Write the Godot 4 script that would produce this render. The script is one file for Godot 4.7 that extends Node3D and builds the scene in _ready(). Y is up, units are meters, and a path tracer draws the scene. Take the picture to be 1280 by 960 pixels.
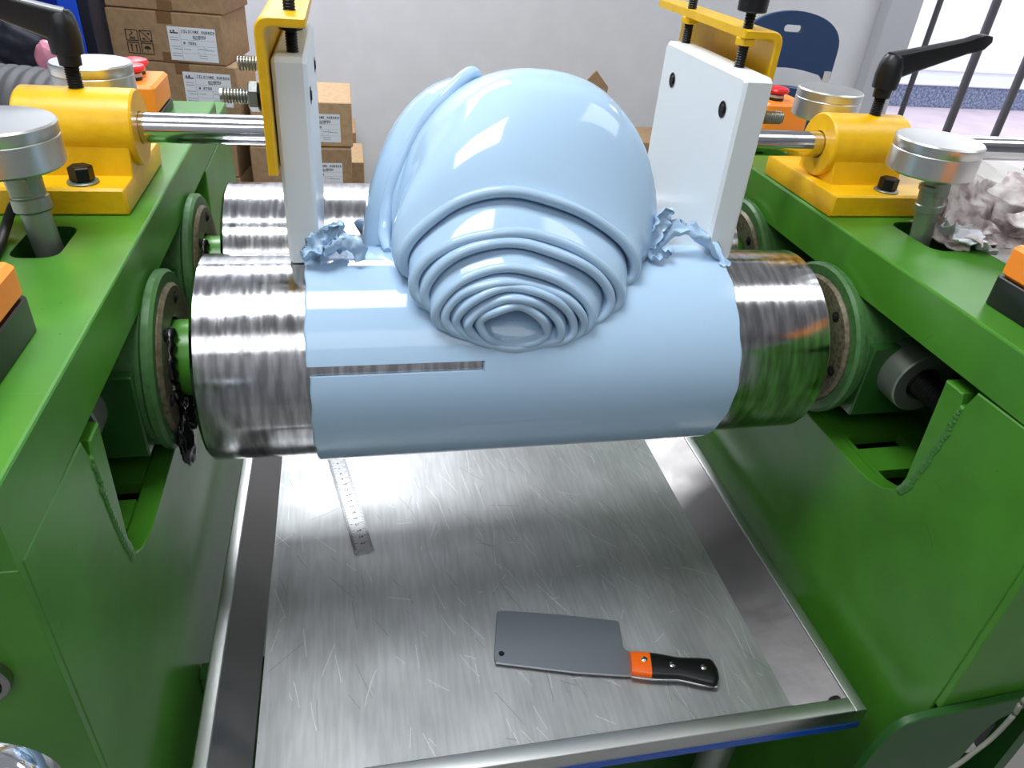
extends Node3D

const R := 0.1            # roller radius
const NIP := 0.2078       # distance between the two roller axes
const TOP := 0.1228       # top of the frame beams
var M := {}
var T := {}
var rng := RandomNumberGenerator.new()

# ------------------------------------------------------------------ mesh helpers
func st() -> SurfaceTool:
	var s := SurfaceTool.new()
	s.begin(Mesh.PRIMITIVE_TRIANGLES)
	return s

func vtx(s: SurfaceTool, p: Vector3, n: Vector3, uv: Vector2) -> void:
	s.set_normal(n)
	s.set_uv(uv)
	s.add_vertex(p)

func tri(s: SurfaceTool, a: Vector3, b: Vector3, c: Vector3, na: Vector3, nb: Vector3, nc: Vector3, ua := Vector2.ZERO, ub := Vector2.ZERO, uc := Vector2.ZERO) -> void:
	vtx(s, a, na, ua)
	if (b - a).cross(c - a).dot(na + nb + nc) > 0.0:
		vtx(s, c, nc, uc)
		vtx(s, b, nb, ub)
	else:
		vtx(s, b, nb, ub)
		vtx(s, c, nc, uc)

func quad(s: SurfaceTool, a: Vector3, b: Vector3, c: Vector3, d: Vector3, n: Vector3) -> void:
	tri(s, a, b, c, n, n, n, Vector2(0, 1), Vector2(1, 1), Vector2(1, 0))
	tri(s, a, c, d, n, n, n, Vector2(0, 1), Vector2(1, 0), Vector2(0, 0))

func build(called: String, s: SurfaceTool, m: Material, parent: Node = self) -> MeshInstance3D:
	var o := MeshInstance3D.new()
	o.name = called
	o.mesh = s.commit()
	o.material_override = m
	parent.add_child(o, true)
	return o

func base(called: String, label: String, category: String, at := Vector3.ZERO, group := "") -> Node3D:
	var o := Node3D.new()
	o.name = called
	o.position = at
	add_child(o, true)
	return tag(o, label, category, group)

func tag(o: Node3D, label: String, category: String, group := "") -> Node3D:
	o.set_meta("label", label)
	o.set_meta("category", category)
	if group:
		o.set_meta("group", group)
	return o

func struct(called: String, s: SurfaceTool, m: Material, parent: Node = self) -> MeshInstance3D:
	var o := build(called, s, m, parent)
	if parent == self:
		o.set_meta("kind", "structure")
	return o

func along(axis: String, at := Vector3.ZERO) -> Transform3D:
	# lathe axis (local y) laid along x, y or z; prism depth (local z) laid along the letter after "p"
	match axis:
		"x": return Transform3D(Basis(Vector3(0, 1, 0), Vector3(1, 0, 0), Vector3(0, 0, 1)), at)
		"-x": return Transform3D(Basis(Vector3(0, 1, 0), Vector3(-1, 0, 0), Vector3(0, 0, 1)), at)
		"z": return Transform3D(Basis(Vector3(1, 0, 0), Vector3(0, 0, 1), Vector3(0, 1, 0)), at)
		"-z": return Transform3D(Basis(Vector3(1, 0, 0), Vector3(0, 0, -1), Vector3(0, 1, 0)), at)
		"px": return Transform3D(Basis(Vector3(0, 0, 1), Vector3(0, 1, 0), Vector3(1, 0, 0)), at)   # local (x, y) = (z, y)
		"py": return Transform3D(Basis(Vector3(1, 0, 0), Vector3(0, 0, 1), Vector3(0, 1, 0)), at)   # local (x, y) = (x, z)
	return Transform3D(Basis(), at)

func lathe(s: SurfaceTool, prof: Array, segs := 40, xf := Transform3D()) -> void:
	# prof: Vector2(radius, height) from one end to the other, the outside on the right of the way when going up
	var n := prof.size()
	var sn: Array[Vector2] = []
	for i in n - 1:
		var d: Vector2 = (prof[i + 1] - prof[i]).normalized()
		sn.append(Vector2(d.y, -d.x))
	var run := 0.0
	for i in n - 1:
		var a: Vector2 = prof[i]
		var b: Vector2 = prof[i + 1]
		var na := sn[i]
		var nb := sn[i]
		if i > 0 and sn[i - 1].dot(sn[i]) > 0.8:
			na = (sn[i - 1] + sn[i]).normalized()
		if i < n - 2 and sn[i + 1].dot(sn[i]) > 0.8:
			nb = (sn[i + 1] + sn[i]).normalized()
		var run2: float = run + a.distance_to(b)
		for k in segs:
			var t0 := TAU * k / segs
			var t1 := TAU * (k + 1) / segs
			var c0 := Vector3(cos(t0), 0, sin(t0))
			var c1 := Vector3(cos(t1), 0, sin(t1))
			var up := Vector3.UP
			var p00: Vector3 = xf * (c0 * a.x + up * a.y)
			var p10: Vector3 = xf * (c1 * a.x + up * a.y)
			var p01: Vector3 = xf * (c0 * b.x + up * b.y)
			var p11: Vector3 = xf * (c1 * b.x + up * b.y)
			var n00: Vector3 = xf.basis * (c0 * na.x + up * na.y)
			var n10: Vector3 = xf.basis * (c1 * na.x + up * na.y)
			var n01: Vector3 = xf.basis * (c0 * nb.x + up * nb.y)
			var n11: Vector3 = xf.basis * (c1 * nb.x + up * nb.y)
			var u0 := float(k) / segs
			var u1 := float(k + 1) / segs
			if a.x > 1e-6:
				tri(s, p00, p10, p11, n00, n10, n11, Vector2(u0, run), Vector2(u1, run), Vector2(u1, run2))
			if b.x > 1e-6:
				tri(s, p00, p11, p01, n00, n11, n01, Vector2(u0, run), Vector2(u1, run2), Vector2(u0, run2))
		run = run2

func cyl(s: SurfaceTool, r: float, y0: float, y1: float, bev := 0.0, segs := 32, xf := Transform3D()) -> void:
	if bev > 0.0:
		lathe(s, [Vector2(0, y0), Vector2(r - bev, y0), Vector2(r, y0 + bev), Vector2(r, y1 - bev), Vector2(r - bev, y1), Vector2(0, y1)], segs, xf)
	else:
		lathe(s, [Vector2(0, y0), Vector2(r, y0), Vector2(r, y1), Vector2(0, y1)], segs, xf)

func thread(s: SurfaceTool, r: float, y0: float, y1: float, pitch: float, xf := Transform3D(), segs := 20) -> void:
	var prof := [Vector2(0, y0), Vector2(r * 0.86, y0)]
	var y := y0
	while y + pitch <= y1:
		prof.append(Vector2(r * 0.86, y + pitch * 0.12))
		prof.append(Vector2(r, y + pitch * 0.5))
		prof.append(Vector2(r * 0.86, y + pitch * 0.9))
		y += pitch
	prof.append(Vector2(r * 0.86, y1))
	prof.append(Vector2(0, y1))
	lathe(s, prof, segs, xf)

func hexa(s: SurfaceTool, r: float, y0: float, y1: float, xf := Transform3D()) -> void:
	var poly := PackedVector2Array()
	for k in 6:
		poly.append(Vector2(cos(TAU * k / 6), sin(TAU * k / 6)) * r)
	prism(s, poly, y0, y1, r * 0.1, xf * Transform3D(Basis(Vector3(1, 0, 0), Vector3(0, 0, 1), Vector3(0, 1, 0)), Vector3.ZERO))

func rrect(x0: float, y0: float, x1: float, y1: float, r := 0.0, k := 3) -> PackedVector2Array:
	if r <= 0.0:
		return PackedVector2Array([Vector2(x0, y0), Vector2(x1, y0), Vector2(x1, y1), Vector2(x0, y1)])
	var poly := PackedVector2Array()
	var c := [Vector2(x1 - r, y0 + r), Vector2(x1 - r, y1 - r), Vector2(x0 + r, y1 - r), Vector2(x0 + r, y0 + r)]
	for q in 4:
		for i in k + 1:
			var t := -PI / 2 + PI / 2 * (q + float(i) / k)
			poly.append(c[q] + Vector2(cos(t), sin(t)) * r)
	return poly

func prism(s: SurfaceTool, poly_in: PackedVector2Array, z0: float, z1: float, bev := 0.0, xf := Transform3D()) -> void:
	var poly := poly_in
	if Geometry2D.is_polygon_clockwise(poly):
		poly = poly.duplicate()
		poly.reverse()
	var n := poly.size()
	var en: Array[Vector2] = []
	for i in n:
		var d := (poly[(i + 1) % n] - poly[i]).normalized()
		en.append(Vector2(d.y, -d.x))
	var ins := PackedVector2Array()
	for i in n:
		var m := en[i] + en[(i + n - 1) % n]
		m = m / maxf(m.length_squared() * 0.5, 0.3)
		ins.append(poly[i] - m * bev)
	var idx := Geometry2D.triangulate_polygon(ins)
	for k in range(0, idx.size(), 3):
		for e in 2:
			var z := z0 if e == 0 else z1
			var nn: Vector3 = xf.basis * Vector3(0, 0, -1 if e == 0 else 1)
			var q: Array[Vector3] = []
			for j in 3:
				q.append(xf * Vector3(ins[idx[k + j]].x, ins[idx[k + j]].y, z))
			tri(s, q[0], q[1], q[2], nn, nn, nn)
	for i in n:
		var j := (i + 1) % n
		var a2 := en[i]
		var b2 := en[i]
		var prev := en[(i + n - 1) % n]
		if prev.dot(en[i]) > 0.75:
			a2 = (prev + en[i]).normalized()
		if en[j].dot(en[i]) > 0.75:
			b2 = (en[j] + en[i]).normalized()
		var na: Vector3 = xf.basis * Vector3(a2.x, a2.y, 0)
		var nb: Vector3 = xf.basis * Vector3(b2.x, b2.y, 0)
		var p := [xf * Vector3(poly[i].x, poly[i].y, z0 + bev), xf * Vector3(poly[j].x, poly[j].y, z0 + bev), xf * Vector3(poly[j].x, poly[j].y, z1 - bev), xf * Vector3(poly[i].x, poly[i].y, z1 - bev)]
		tri(s, p[0], p[1], p[2], na, nb, nb)
		tri(s, p[0], p[2], p[3], na, nb, na)
		if bev > 0.0:
			for e in 2:
				var zz := z0 if e == 0 else z1
				var zb := z0 + bev if e == 0 else z1 - bev
				var f: Vector3 = xf.basis * Vector3(0, 0, -1 if e == 0 else 1)
				var ma := (na + f).normalized()
				var mb := (nb + f).normalized()
				var o0: Vector3 = xf * Vector3(poly[i].x, poly[i].y, zb)
				var o1: Vector3 = xf * Vector3(poly[j].x, poly[j].y, zb)
				var i0: Vector3 = xf * Vector3(ins[i].x, ins[i].y, zz)
				var i1: Vector3 = xf * Vector3(ins[j].x, ins[j].y, zz)
				tri(s, o0, o1, i1, ma, mb, mb)
				tri(s, o0, i1, i0, ma, mb, ma)

func box(s: SurfaceTool, lo: Vector3, hi: Vector3, bev := 0.0, xf := Transform3D()) -> void:
	prism(s, rrect(lo.x, lo.y, hi.x, hi.y, bev, 2 if bev > 0.0 else 0), lo.z, hi.z, bev * 0.8, xf)

func loft(s: SurfaceTool, rings: Array, closed := true, caps := 3, outward := 0) -> void:
	# rings of equal size; smooth normals; outward 0 finds the side by the ring centres, else +1 / -1
	var m := rings.size()
	var n: int = rings[0].size()
	var N: Array = []
	var total := 0.0
	for i in m:
		var row := PackedVector3Array()
		var c := Vector3.ZERO
		for j in n:
			c += rings[i][j]
		c /= n
		for j in n:
			var di: Vector3 = rings[mini(i + 1, m - 1)][j] - rings[maxi(i - 1, 0)][j]
			var jn := (j + 1) % n if closed else mini(j + 1, n - 1)
			var jp := (j + n - 1) % n if closed else maxi(j - 1, 0)
			var dj: Vector3 = rings[i][jn] - rings[i][jp]
			var nn := dj.cross(di)
			nn = nn.normalized() if nn.length() > 1e-14 else Vector3.ZERO
			row.append(nn)
			total += nn.dot(rings[i][j] - c)
		N.append(row)
	var sg := 1.0 if (outward == 0 and total >= 0.0) or outward > 0 else -1.0
	var wrap := n if closed else n - 1
	for i in m - 1:
		for j in wrap:
			var k := (j + 1) % n
			var a: Vector3 = rings[i][j]
			var b: Vector3 = rings[i][k]
			var c2: Vector3 = rings[i + 1][k]
			var d: Vector3 = rings[i + 1][j]
			var ua := Vector2(float(j) / wrap, float(i) / (m - 1))
			var uc := Vector2(float(j + 1) / wrap, float(i + 1) / (m - 1))
			tri(s, a, b, c2, N[i][j] * sg, N[i][k] * sg, N[i + 1][k] * sg, ua, Vector2(uc.x, ua.y), uc)
			tri(s, a, c2, d, N[i][j] * sg, N[i + 1][k] * sg, N[i + 1][j] * sg, ua, uc, Vector2(ua.x, uc.y))
	if closed:
		for e in 2:
			if not (caps & (1 << e)):
				continue
			var ring: PackedVector3Array = rings[0] if e == 0 else rings[m - 1]
			var other: PackedVector3Array = rings[1] if e == 0 else rings[m - 2]
			var c := Vector3.ZERO
			var oc := Vector3.ZERO
			for j in n:
				c += ring[j] / n
				oc += other[j] / n
			var f := (c - oc).normalized()
			for j in n:
				tri(s, c, ring[j], ring[(j + 1) % n], f, f, f)

func tube(s: SurfaceTool, path: Array, radii: Array, segs := 12, flat := 1.0, ref := Vector3.UP) -> void:
	var rings := []
	var m := path.size()
	for i in m:
		var d: Vector3 = (path[mini(i + 1, m - 1)] - path[maxi(i - 1, 0)]).normalized()
		var u := d.cross(ref)
		u = u.normalized() if u.length() > 1e-4 else d.cross(Vector3.RIGHT).normalized()
		var w := u.cross(d)
		var r: float = radii[i] if i < radii.size() else radii[radii.size() - 1]
		var ring := PackedVector3Array()
		for k in segs:
			var t := TAU * k / segs
			ring.append(path[i] + (u * cos(t) + w * sin(t) * flat) * r)
		rings.append(ring)
	loft(s, rings)

func smooth_path(pts: Array, per := 6, closed := false) -> Array:
	var out := []
	var n := pts.size()
	var last := n if closed else n - 1
	for i in last:
		var a = pts[(i + n - 1) % n] if closed or i > 0 else pts[0]
		var b = pts[i]
		var c = pts[(i + 1) % n]
		var d = pts[(i + 2) % n] if closed or i + 2 < n else pts[n - 1]
		for k in per:
			out.append(b.cubic_interpolate(c, a, d, float(k) / per))
	if not closed:
		out.append(pts[n - 1])
	return out

func ring_of(pts: Array, count: int) -> Array:
	# even spacing along a closed run of points
	var total := 0.0
	var n := pts.size()
	for i in n:
		total += pts[i].distance_to(pts[(i + 1) % n])
	var out := []
	var step := total / count
	var at := 0.0
	var i := 0
	var left := 0.0
	while out.size() < count:
		var a = pts[i % n]
		var b = pts[(i + 1) % n]
		var d: float = a.distance_to(b)
		while left <= d and out.size() < count:
			out.append(a.lerp(b, left / maxf(d, 1e-9)))
			left += step
		left -= d
		i += 1
		if i > n * 3:
			break
	return out

# ------------------------------------------------------------------ materials
func noise(called: String, freq: float, octaves := 4, normal := false, strength := 4.0, ramp := [], kind := FastNoiseLite.TYPE_SIMPLEX_SMOOTH) -> NoiseTexture2D:
	if T.has(called):
		return T[called]
	var f := FastNoiseLite.new()
	f.noise_type = kind
	f.frequency = freq
	f.fractal_octaves = octaves
	f.seed = called.hash() % 9999
	var t := NoiseTexture2D.new()
	t.width = 512
	t.height = 512
	t.seamless = true
	t.noise = f
	if normal:
		t.as_normal_map = true
		t.bump_strength = strength
	elif ramp.size():
		var g := Gradient.new()
		g.offsets = PackedFloat32Array([0.0, 1.0])
		g.colors = PackedColorArray([ramp[0], ramp[1]])
		if ramp.size() > 2:
			g.offsets = PackedFloat32Array([0.25, 0.5, 0.75])
			g.colors = PackedColorArray([ramp[0], ramp[1], ramp[2]])
		t.color_ramp = g
	T[called] = t
	return t

func mat(col: Color, rough := 0.5, metal := 0.0, opt := {}) -> StandardMaterial3D:
	var m := StandardMaterial3D.new()
	m.albedo_color = col
	m.roughness = rough
	m.metallic = metal
	m.metallic_specular = opt.get("spec", 0.5)
	if opt.has("scale"):
		m.uv1_triplanar = not opt.has("uv")
		m.uv1_world_triplanar = opt.get("world", false)
		m.uv1_scale = opt.scale
	if opt.has("tex"):
		m.albedo_texture = opt.tex
	if opt.has("normal"):
		m.normal_enabled = true
		m.normal_texture = opt.normal
		m.normal_scale = opt.get("bump", 0.3) * (0.2 if opt.normal == T.get("peel") else 1.0)
	if opt.has("rtex"):
		m.roughness_texture = opt.rtex
	return m

func grey(v: float) -> Color:
	return Color(v, v, v)

func make_materials() -> void:
	var peel := noise("peel", 0.03, 3, true, 16.0)
	var tone := noise("tone", 0.008, 5, false, 0.0, [grey(0.95), grey(0.98), grey(1.0)])
	var rsmear := noise("rsmear", 0.012, 5, false, 0.0, [grey(0.78), grey(0.9), grey(1.0)])
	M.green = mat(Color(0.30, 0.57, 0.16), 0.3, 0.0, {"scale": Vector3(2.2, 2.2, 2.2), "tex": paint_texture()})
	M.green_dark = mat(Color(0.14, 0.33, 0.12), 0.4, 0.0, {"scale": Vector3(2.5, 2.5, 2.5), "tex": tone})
	M.green_worn = mat(Color(0.28, 0.46, 0.25), 0.42, 0.0, {"scale": Vector3(9, 9, 9), "tex": noise("worn", 0.02, 5, false, 0.0, [Color(0.88, 0.86, 0.8), grey(0.97), grey(1.0)]), "normal": peel, "bump": 0.3})
	M.weld = mat(Color(0.24, 0.46, 0.17), 0.28, 0.0, {"scale": Vector3(30, 30, 30), "normal": peel, "bump": 0.5})
	M.yellow = mat(Color(0.93, 0.725, 0.04), 0.36, 0.0, {"scale": Vector3(7, 7, 7), "tex": noise("ytone", 0.01, 5, false, 0.0, [Color(0.97, 0.96, 0.94), grey(0.99), grey(1.0)]), "normal": peel, "bump": 0.18})
	M.plastic = mat(Color(0.90, 0.915, 0.915), 0.36, 0.0, {"scale": Vector3(8, 8, 8), "normal": peel, "bump": 0.05, "spec": 0.45})
	M.dough = mat(Color(0.675, 0.785, 0.885), 0.075, 0.0, {"scale": Vector3(3, 3, 3), "normal": noise("doughbump", 0.012, 2, true, 14.0), "bump": 0.003, "spec": 0.45})
	var streak := noise("streak", 0.02, 5, false, 0.0, [grey(0.66), grey(0.75), grey(0.84)])
	var rstreak := noise("rstreak", 0.025, 4, false, 0.0, [grey(0.6), grey(0.8), grey(1.0)])
	M.roller = mat(Color(0.95, 0.95, 0.96), 0.2, 1.0, {"scale": Vector3(1, 9, 1), "uv": true, "tex": streak, "rtex": rstreak})
	M.steel = mat(Color(0.72, 0.72, 0.73), 0.25, 1.0, {"scale": Vector3(10, 10, 10), "rtex": rsmear})
	M.rod = mat(Color(0.82, 0.82, 0.84), 0.14, 1.0, {"scale": Vector3(10, 10, 10), "rtex": rsmear})
	M.zinc = mat(Color(0.62, 0.63, 0.61), 0.36, 1.0, {"scale": Vector3(25, 25, 25), "rtex": rsmear, "normal": peel, "bump": 0.2})
	M.zinc_dull = mat(Color(0.58, 0.61, 0.57), 0.45, 0.75, {"scale": Vector3(25, 25, 25), "rtex": rsmear, "normal": peel, "bump": 0.4})
	M.alu = mat(Color(0.84, 0.84, 0.83), 0.34, 1.0)
	M.black = mat(Color(0.055, 0.055, 0.06), 0.38, 0.0, {"scale": Vector3(20, 20, 20), "normal": peel, "bump": 0.12})
	M.black_oxide = mat(Color(0.10, 0.10, 0.105), 0.42, 0.5)
	M.rubber = mat(Color(0.10, 0.10, 0.11), 0.55)
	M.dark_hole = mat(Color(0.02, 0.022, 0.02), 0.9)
	M.beige = mat(Color(0.50, 0.47, 0.38), 0.45, 0.25, {"scale": Vector3(14, 14, 14), "tex": noise("grime", 0.02, 5, false, 0.0, [Color(0.7, 0.66, 0.6), grey(0.93), grey(1.0)]), "normal": peel, "bump": 0.3})
	M.grease = mat(Color(0.05, 0.048, 0.046), 0.2, 0.0, {"scale": Vector3(30, 30, 30), "normal": peel, "bump": 0.9})
	M.orange = mat(Color(1.0, 0.56, 0.15), 0.42, 0.0, {"scale": Vector3(10, 10, 10), "normal": peel, "bump": 0.06})
	M.red = mat(Color(0.86, 0.10, 0.16), 0.35)
	M.grey_plastic = mat(Color(0.72, 0.72, 0.70), 0.35, 0.2)
	M.wall = mat(Color(0.86, 0.86, 0.87), 0.8, 0.0, {"scale": Vector3(1.4, 1.4, 1.4), "world": true, "tex": noise("plaster", 0.01, 5, false, 0.0, [grey(0.985), grey(0.99), grey(1.0)]), "normal": peel, "bump": 0.03})
	M.pier = mat(Color(0.72, 0.72, 0.74), 0.75)
	M.floor = mat(Color(0.62, 0.62, 0.61), 0.45, 0.0, {"scale": Vector3(1, 1, 1), "world": true, "tex": tone})
	M.wall_far = mat(Color(0.62, 0.62, 0.63), 0.8)
	M.ceiling = mat(Color(0.90, 0.90, 0.90), 0.9)
	M.card = mat(Color(0.66, 0.535, 0.40), 0.75, 0.0, {"scale": Vector3(5, 5, 5), "tex": noise("card", 0.02, 5, false, 0.0, [grey(0.92), grey(0.97), grey(1.0)])})
	M.card_pale = mat(Color(0.74, 0.61, 0.46), 0.75, 0.0, {"scale": Vector3(5, 5, 5), "tex": T["card"]})
	M.tape = mat(Color(0.50, 0.37, 0.24), 0.3)
	M.ink = mat(Color(0.16, 0.14, 0.13), 0.8)
	M.blue_steel = mat(Color(0.10, 0.32, 0.85), 0.4)
	M.navy_edge = mat(Color(0.06, 0.07, 0.14), 0.5)
	M.chair_blue = mat(Color(0.16, 0.26, 0.41), 0.5, 0.0, {"scale": Vector3(12, 12, 12), "normal": peel, "bump": 0.1})
	M.cloth_navy = mat(Color(0.05, 0.065, 0.13), 0.75, 0.0, {"scale": Vector3(8, 8, 8), "normal": peel, "bump": 0.4})
	M.pink = mat(Color(0.80, 0.50, 0.58), 0.4)
	M.rib = mat(Color(0.24, 0.24, 0.25), 0.6)
	M.paper = mat(Color(0.86, 0.84, 0.83), 0.75, 0.0, {"scale": Vector3(7, 7, 7), "tex": noise("smudge", 0.014, 4, false, 0.0, [Color(0.70, 0.62, 0.64), Color(0.95, 0.93, 0.93), grey(1.0)]), "normal": noise("crinkle", 0.01, 3, true, 3.0), "bump": 0.12})
	M.cover = mat(Color(0.80, 0.78, 0.76), 0.5)
	M.bar = mat(Color(0.35, 0.34, 0.36), 0.45, 0.3)
	M.white_frame = mat(Color(0.86, 0.87, 0.9), 0.4)
	M.out_wall = mat(Color(0.86, 0.87, 0.90), 0.8)
	M.out_band = mat(Color(0.50, 0.53, 0.60), 0.7, 0.0, {"scale": Vector3(2.2, 2.2, 2.2), "world": true, "tex": noise("mottle", 0.03, 5, false, 0.0, [Color(0.6, 0.64, 0.72), Color(0.8, 0.83, 0.9), grey(1.0)])})
	M.out_ground = mat(Color(0.78, 0.72, 0.75), 0.9, 0.0, {"scale": Vector3(0.6, 0.6, 0.6), "world": true, "tex": tone})
	M.rope = mat(Color(0.55, 0.55, 0.50), 0.9, 0.0, {"scale": Vector3(90, 90, 90), "normal": peel, "bump": 0.9})
	M.film = mat(Color(0.12, 0.32, 0.68), 0.3)
	M.chrome = mat(Color(0.85, 0.86, 0.88), 0.07, 1.0)
	M.burn = mat(Color(0.10, 0.075, 0.05), 0.6, 0.4)
	M.handle_black = mat(Color(0.035, 0.035, 0.04), 0.35, 0.0, {"scale": Vector3(30, 30, 30), "normal": peel, "bump": 0.25})
	M.handle_orange = mat(Color(0.95, 0.40, 0.05), 0.3)
	M.lamp = mat(grey(1.0), 0.5)
	M.lamp.emission_enabled = true
	M.lamp.emission = grey(1.0)
	M.lamp.emission_energy_multiplier = 1.5
	M.tray = tray_material(1)
	M.tray_band = mat(Color(0.52, 0.505, 0.50), 0.42, 1.0, {"scale": Vector3(3, 3, 3), "rtex": rsmear, "normal": noise("brushz", 0.03, 3, true, 3.0), "bump": 0.08})
	M.tray_rim = mat(Color(0.80, 0.80, 0.79), 0.36, 1.0)
	M.blade = mat(Color(0.66, 0.67, 0.69), 0.4, 1.0)

func paint_texture() -> ImageTexture:
	# enamel with a faint cloudiness, chips and a few scratches
	var n := 1024
	var im := Image.create(n, n, false, Image.FORMAT_RGB8)
	var f := FastNoiseLite.new()
	f.frequency = 0.005
	f.fractal_octaves = 4
	f.seed = 21
	for y in n:
		for x in n:
			im.set_pixel(x, y, grey(0.90 + 0.07 * f.get_noise_2d(x, y)))
	var r := RandomNumberGenerator.new()
	r.seed = 77
	for k in 150:
		var p := Vector2i(r.randi_range(4, n - 8), r.randi_range(4, n - 8))
		var w := 1 if r.randf() < 0.75 else 2
		im.fill_rect(Rect2i(p, Vector2i(w, w + (r.randi() % 2))), Color(1.0, 1.0, 1.0) if r.randf() < 0.7 else Color(0.45, 0.4, 0.4))
	for k in 16:
		var p := Vector2(r.randf() * n, r.randf() * n)
		var d := Vector2.RIGHT.rotated(r.randf() * TAU)
		for i in r.randi_range(12, 60):
			p += d
			d = d.rotated(r.randfn(0.0, 0.05))
			im.set_pixel(posmod(int(p.x), n), posmod(int(p.y), n), Color(1.0, 1.0, 1.0) if k % 3 else Color(0.6, 0.6, 0.55))
	return ImageTexture.create_from_image(im)

func tray_material(sd: int) -> StandardMaterial3D:
	# brushed stainless sheet: short scratches of many knives over a fine grain
	var n := 1024
	var im := Image.create(n, n, false, Image.FORMAT_RGB8)
	im.fill(grey(0.60))
	var ro := Image.create(n, n, false, Image.FORMAT_RGB8)
	ro.fill(grey(0.45))
	var r := RandomNumberGenerator.new()
	r.seed = sd
	var f := FastNoiseLite.new()
	f.frequency = 0.006
	f.fractal_octaves = 4
	f.seed = 5
	var g := FastNoiseLite.new()
	g.frequency = 0.08
	g.seed = 8
	for y in n:
		for x in n:
			var v := 0.72 + 0.06 * f.get_noise_2d(x, y) + 0.05 * g.get_noise_2d(x * 1.0, y * 0.12)
			im.set_pixel(x, y, grey(v))
			ro.set_pixel(x, y, grey(clampf(0.45 + 0.08 * f.get_noise_2d(x + 300, y), 0.1, 0.9)))
	for k in 420:
		var p := Vector2(r.randf() * n, r.randf() * n)
		var right := p.x / n
		var a := r.randfn(1.15, 0.35)
		if r.randf() < 0.3:
			a = r.randf() * PI
		var d := Vector2(cos(a), sin(a))
		var l := r.randf_range(10, 80)
		var light := r.randf() < 0.55 + 0.3 * right
		var bend := r.randfn(0.0, 0.002)
		for i in int(l):
			d = d.rotated(bend)
			p += d
			var x := posmod(int(p.x), n)
			var y := posmod(int(p.y), n)
			im.set_pixel(x, y, grey(0.90 if light else 0.56))
			ro.set_pixel(x, y, grey(0.55 if light else 0.45))
	var m := StandardMaterial3D.new()
	m.metallic = 0.72
	m.albedo_texture = ImageTexture.create_from_image(im)
	m.roughness_texture = ImageTexture.create_from_image(ro)
	m.roughness = 1.0
	return m

# ------------------------------------------------------------------ scene
func _ready() -> void:
	rng.seed = 11
	camera_and_light()
	make_materials()
	room()
	outside()
	for s in [-1, 1]:
		frame(s)
	rollers()
	tray()
	for s in [-1, 1]:
		guide(s)
		clamp_block(s)
	adjusters()
	sheet()
	dough_roll()
	scraps()
	tools()
	stop_boxes()
	boxes()
	background()
	rags()
	small_things()

func camera_and_light() -> void:
	var cam := Camera3D.new()
	cam.name = "camera"
	cam.transform = Transform3D(Basis(Vector3(0.97847914, 0.07577198, 0.19193013), Vector3(0.04354648, 0.83336339, -0.5510074), Vector3(-0.20169847, 0.54750713, 0.8121291)).orthonormalized(), Vector3(-0.16401322, 0.39444937, 0.6546538))
	cam.fov = rad_to_deg(2.0 * atan(480.0 / 920.5066))
	cam.near = 0.02
	cam.current = true
	add_child(cam)
	var e := Environment.new()
	e.background_mode = Environment.BG_SKY
	var sm := ProceduralSkyMaterial.new()
	sm.sky_top_color = Color(0.93, 0.95, 1.0)
	sm.sky_horizon_color = Color(0.95, 0.97, 1.0)
	sm.ground_bottom_color = Color(0.6, 0.6, 0.62)
	sm.ground_horizon_color = Color(0.9, 0.9, 0.92)
	sm.sky_energy_multiplier = 1.35
	sm.ground_energy_multiplier = 1.2
	var sky := Sky.new()
	sky.sky_material = sm
	e.sky = sky
	e.tonemap_mode = Environment.TONE_MAPPER_LINEAR
	e.tonemap_exposure = 1.22
	e.sdfgi_enabled = true
	e.ssao_enabled = true
	e.ssil_enabled = true
	var we := WorldEnvironment.new()
	we.name = "environment"
	we.environment = e
	add_child(we)
	# ceiling panels: (centre x, centre z, size x, size z)
	for a in LAMPS:
		lamp_panel(a[0], a[1], a[2], a[3], a[4])

# centre x, centre z, size x, size z, energy, where
const LAMPS := [[-0.425, 0.11, 0.81, 0.5, 1.6, "over the left half of the mill"], [-0.425, -1.62, 0.81, 0.5, 2.75, "near the back wall over the cartons"], [1.5, 0.08, 1.1, 0.5, 0.45, "to the right of the mill"], [2.3, -1.3, 1.0, 0.5, 1.2, "near the window"], [-0.425, 1.6, 2.0, 0.9, 0.45, "near the front wall behind the viewpoint"]]

func lamp_panel(x: float, z: float, w: float, d: float, energy: float) -> void:
	var l := AreaLight3D.new()
	l.name = "panel_light"
	l.position = Vector3(x, 1.462, z)
	l.rotation.x = -PI / 2
	l.area_size = Vector2(w, d)
	l.light_energy = energy
	l.light_color = Color(0.955, 0.98, 1.0)
	l.area_range = 8.0
	l.shadow_enabled = true
	add_child(l, true)

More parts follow.
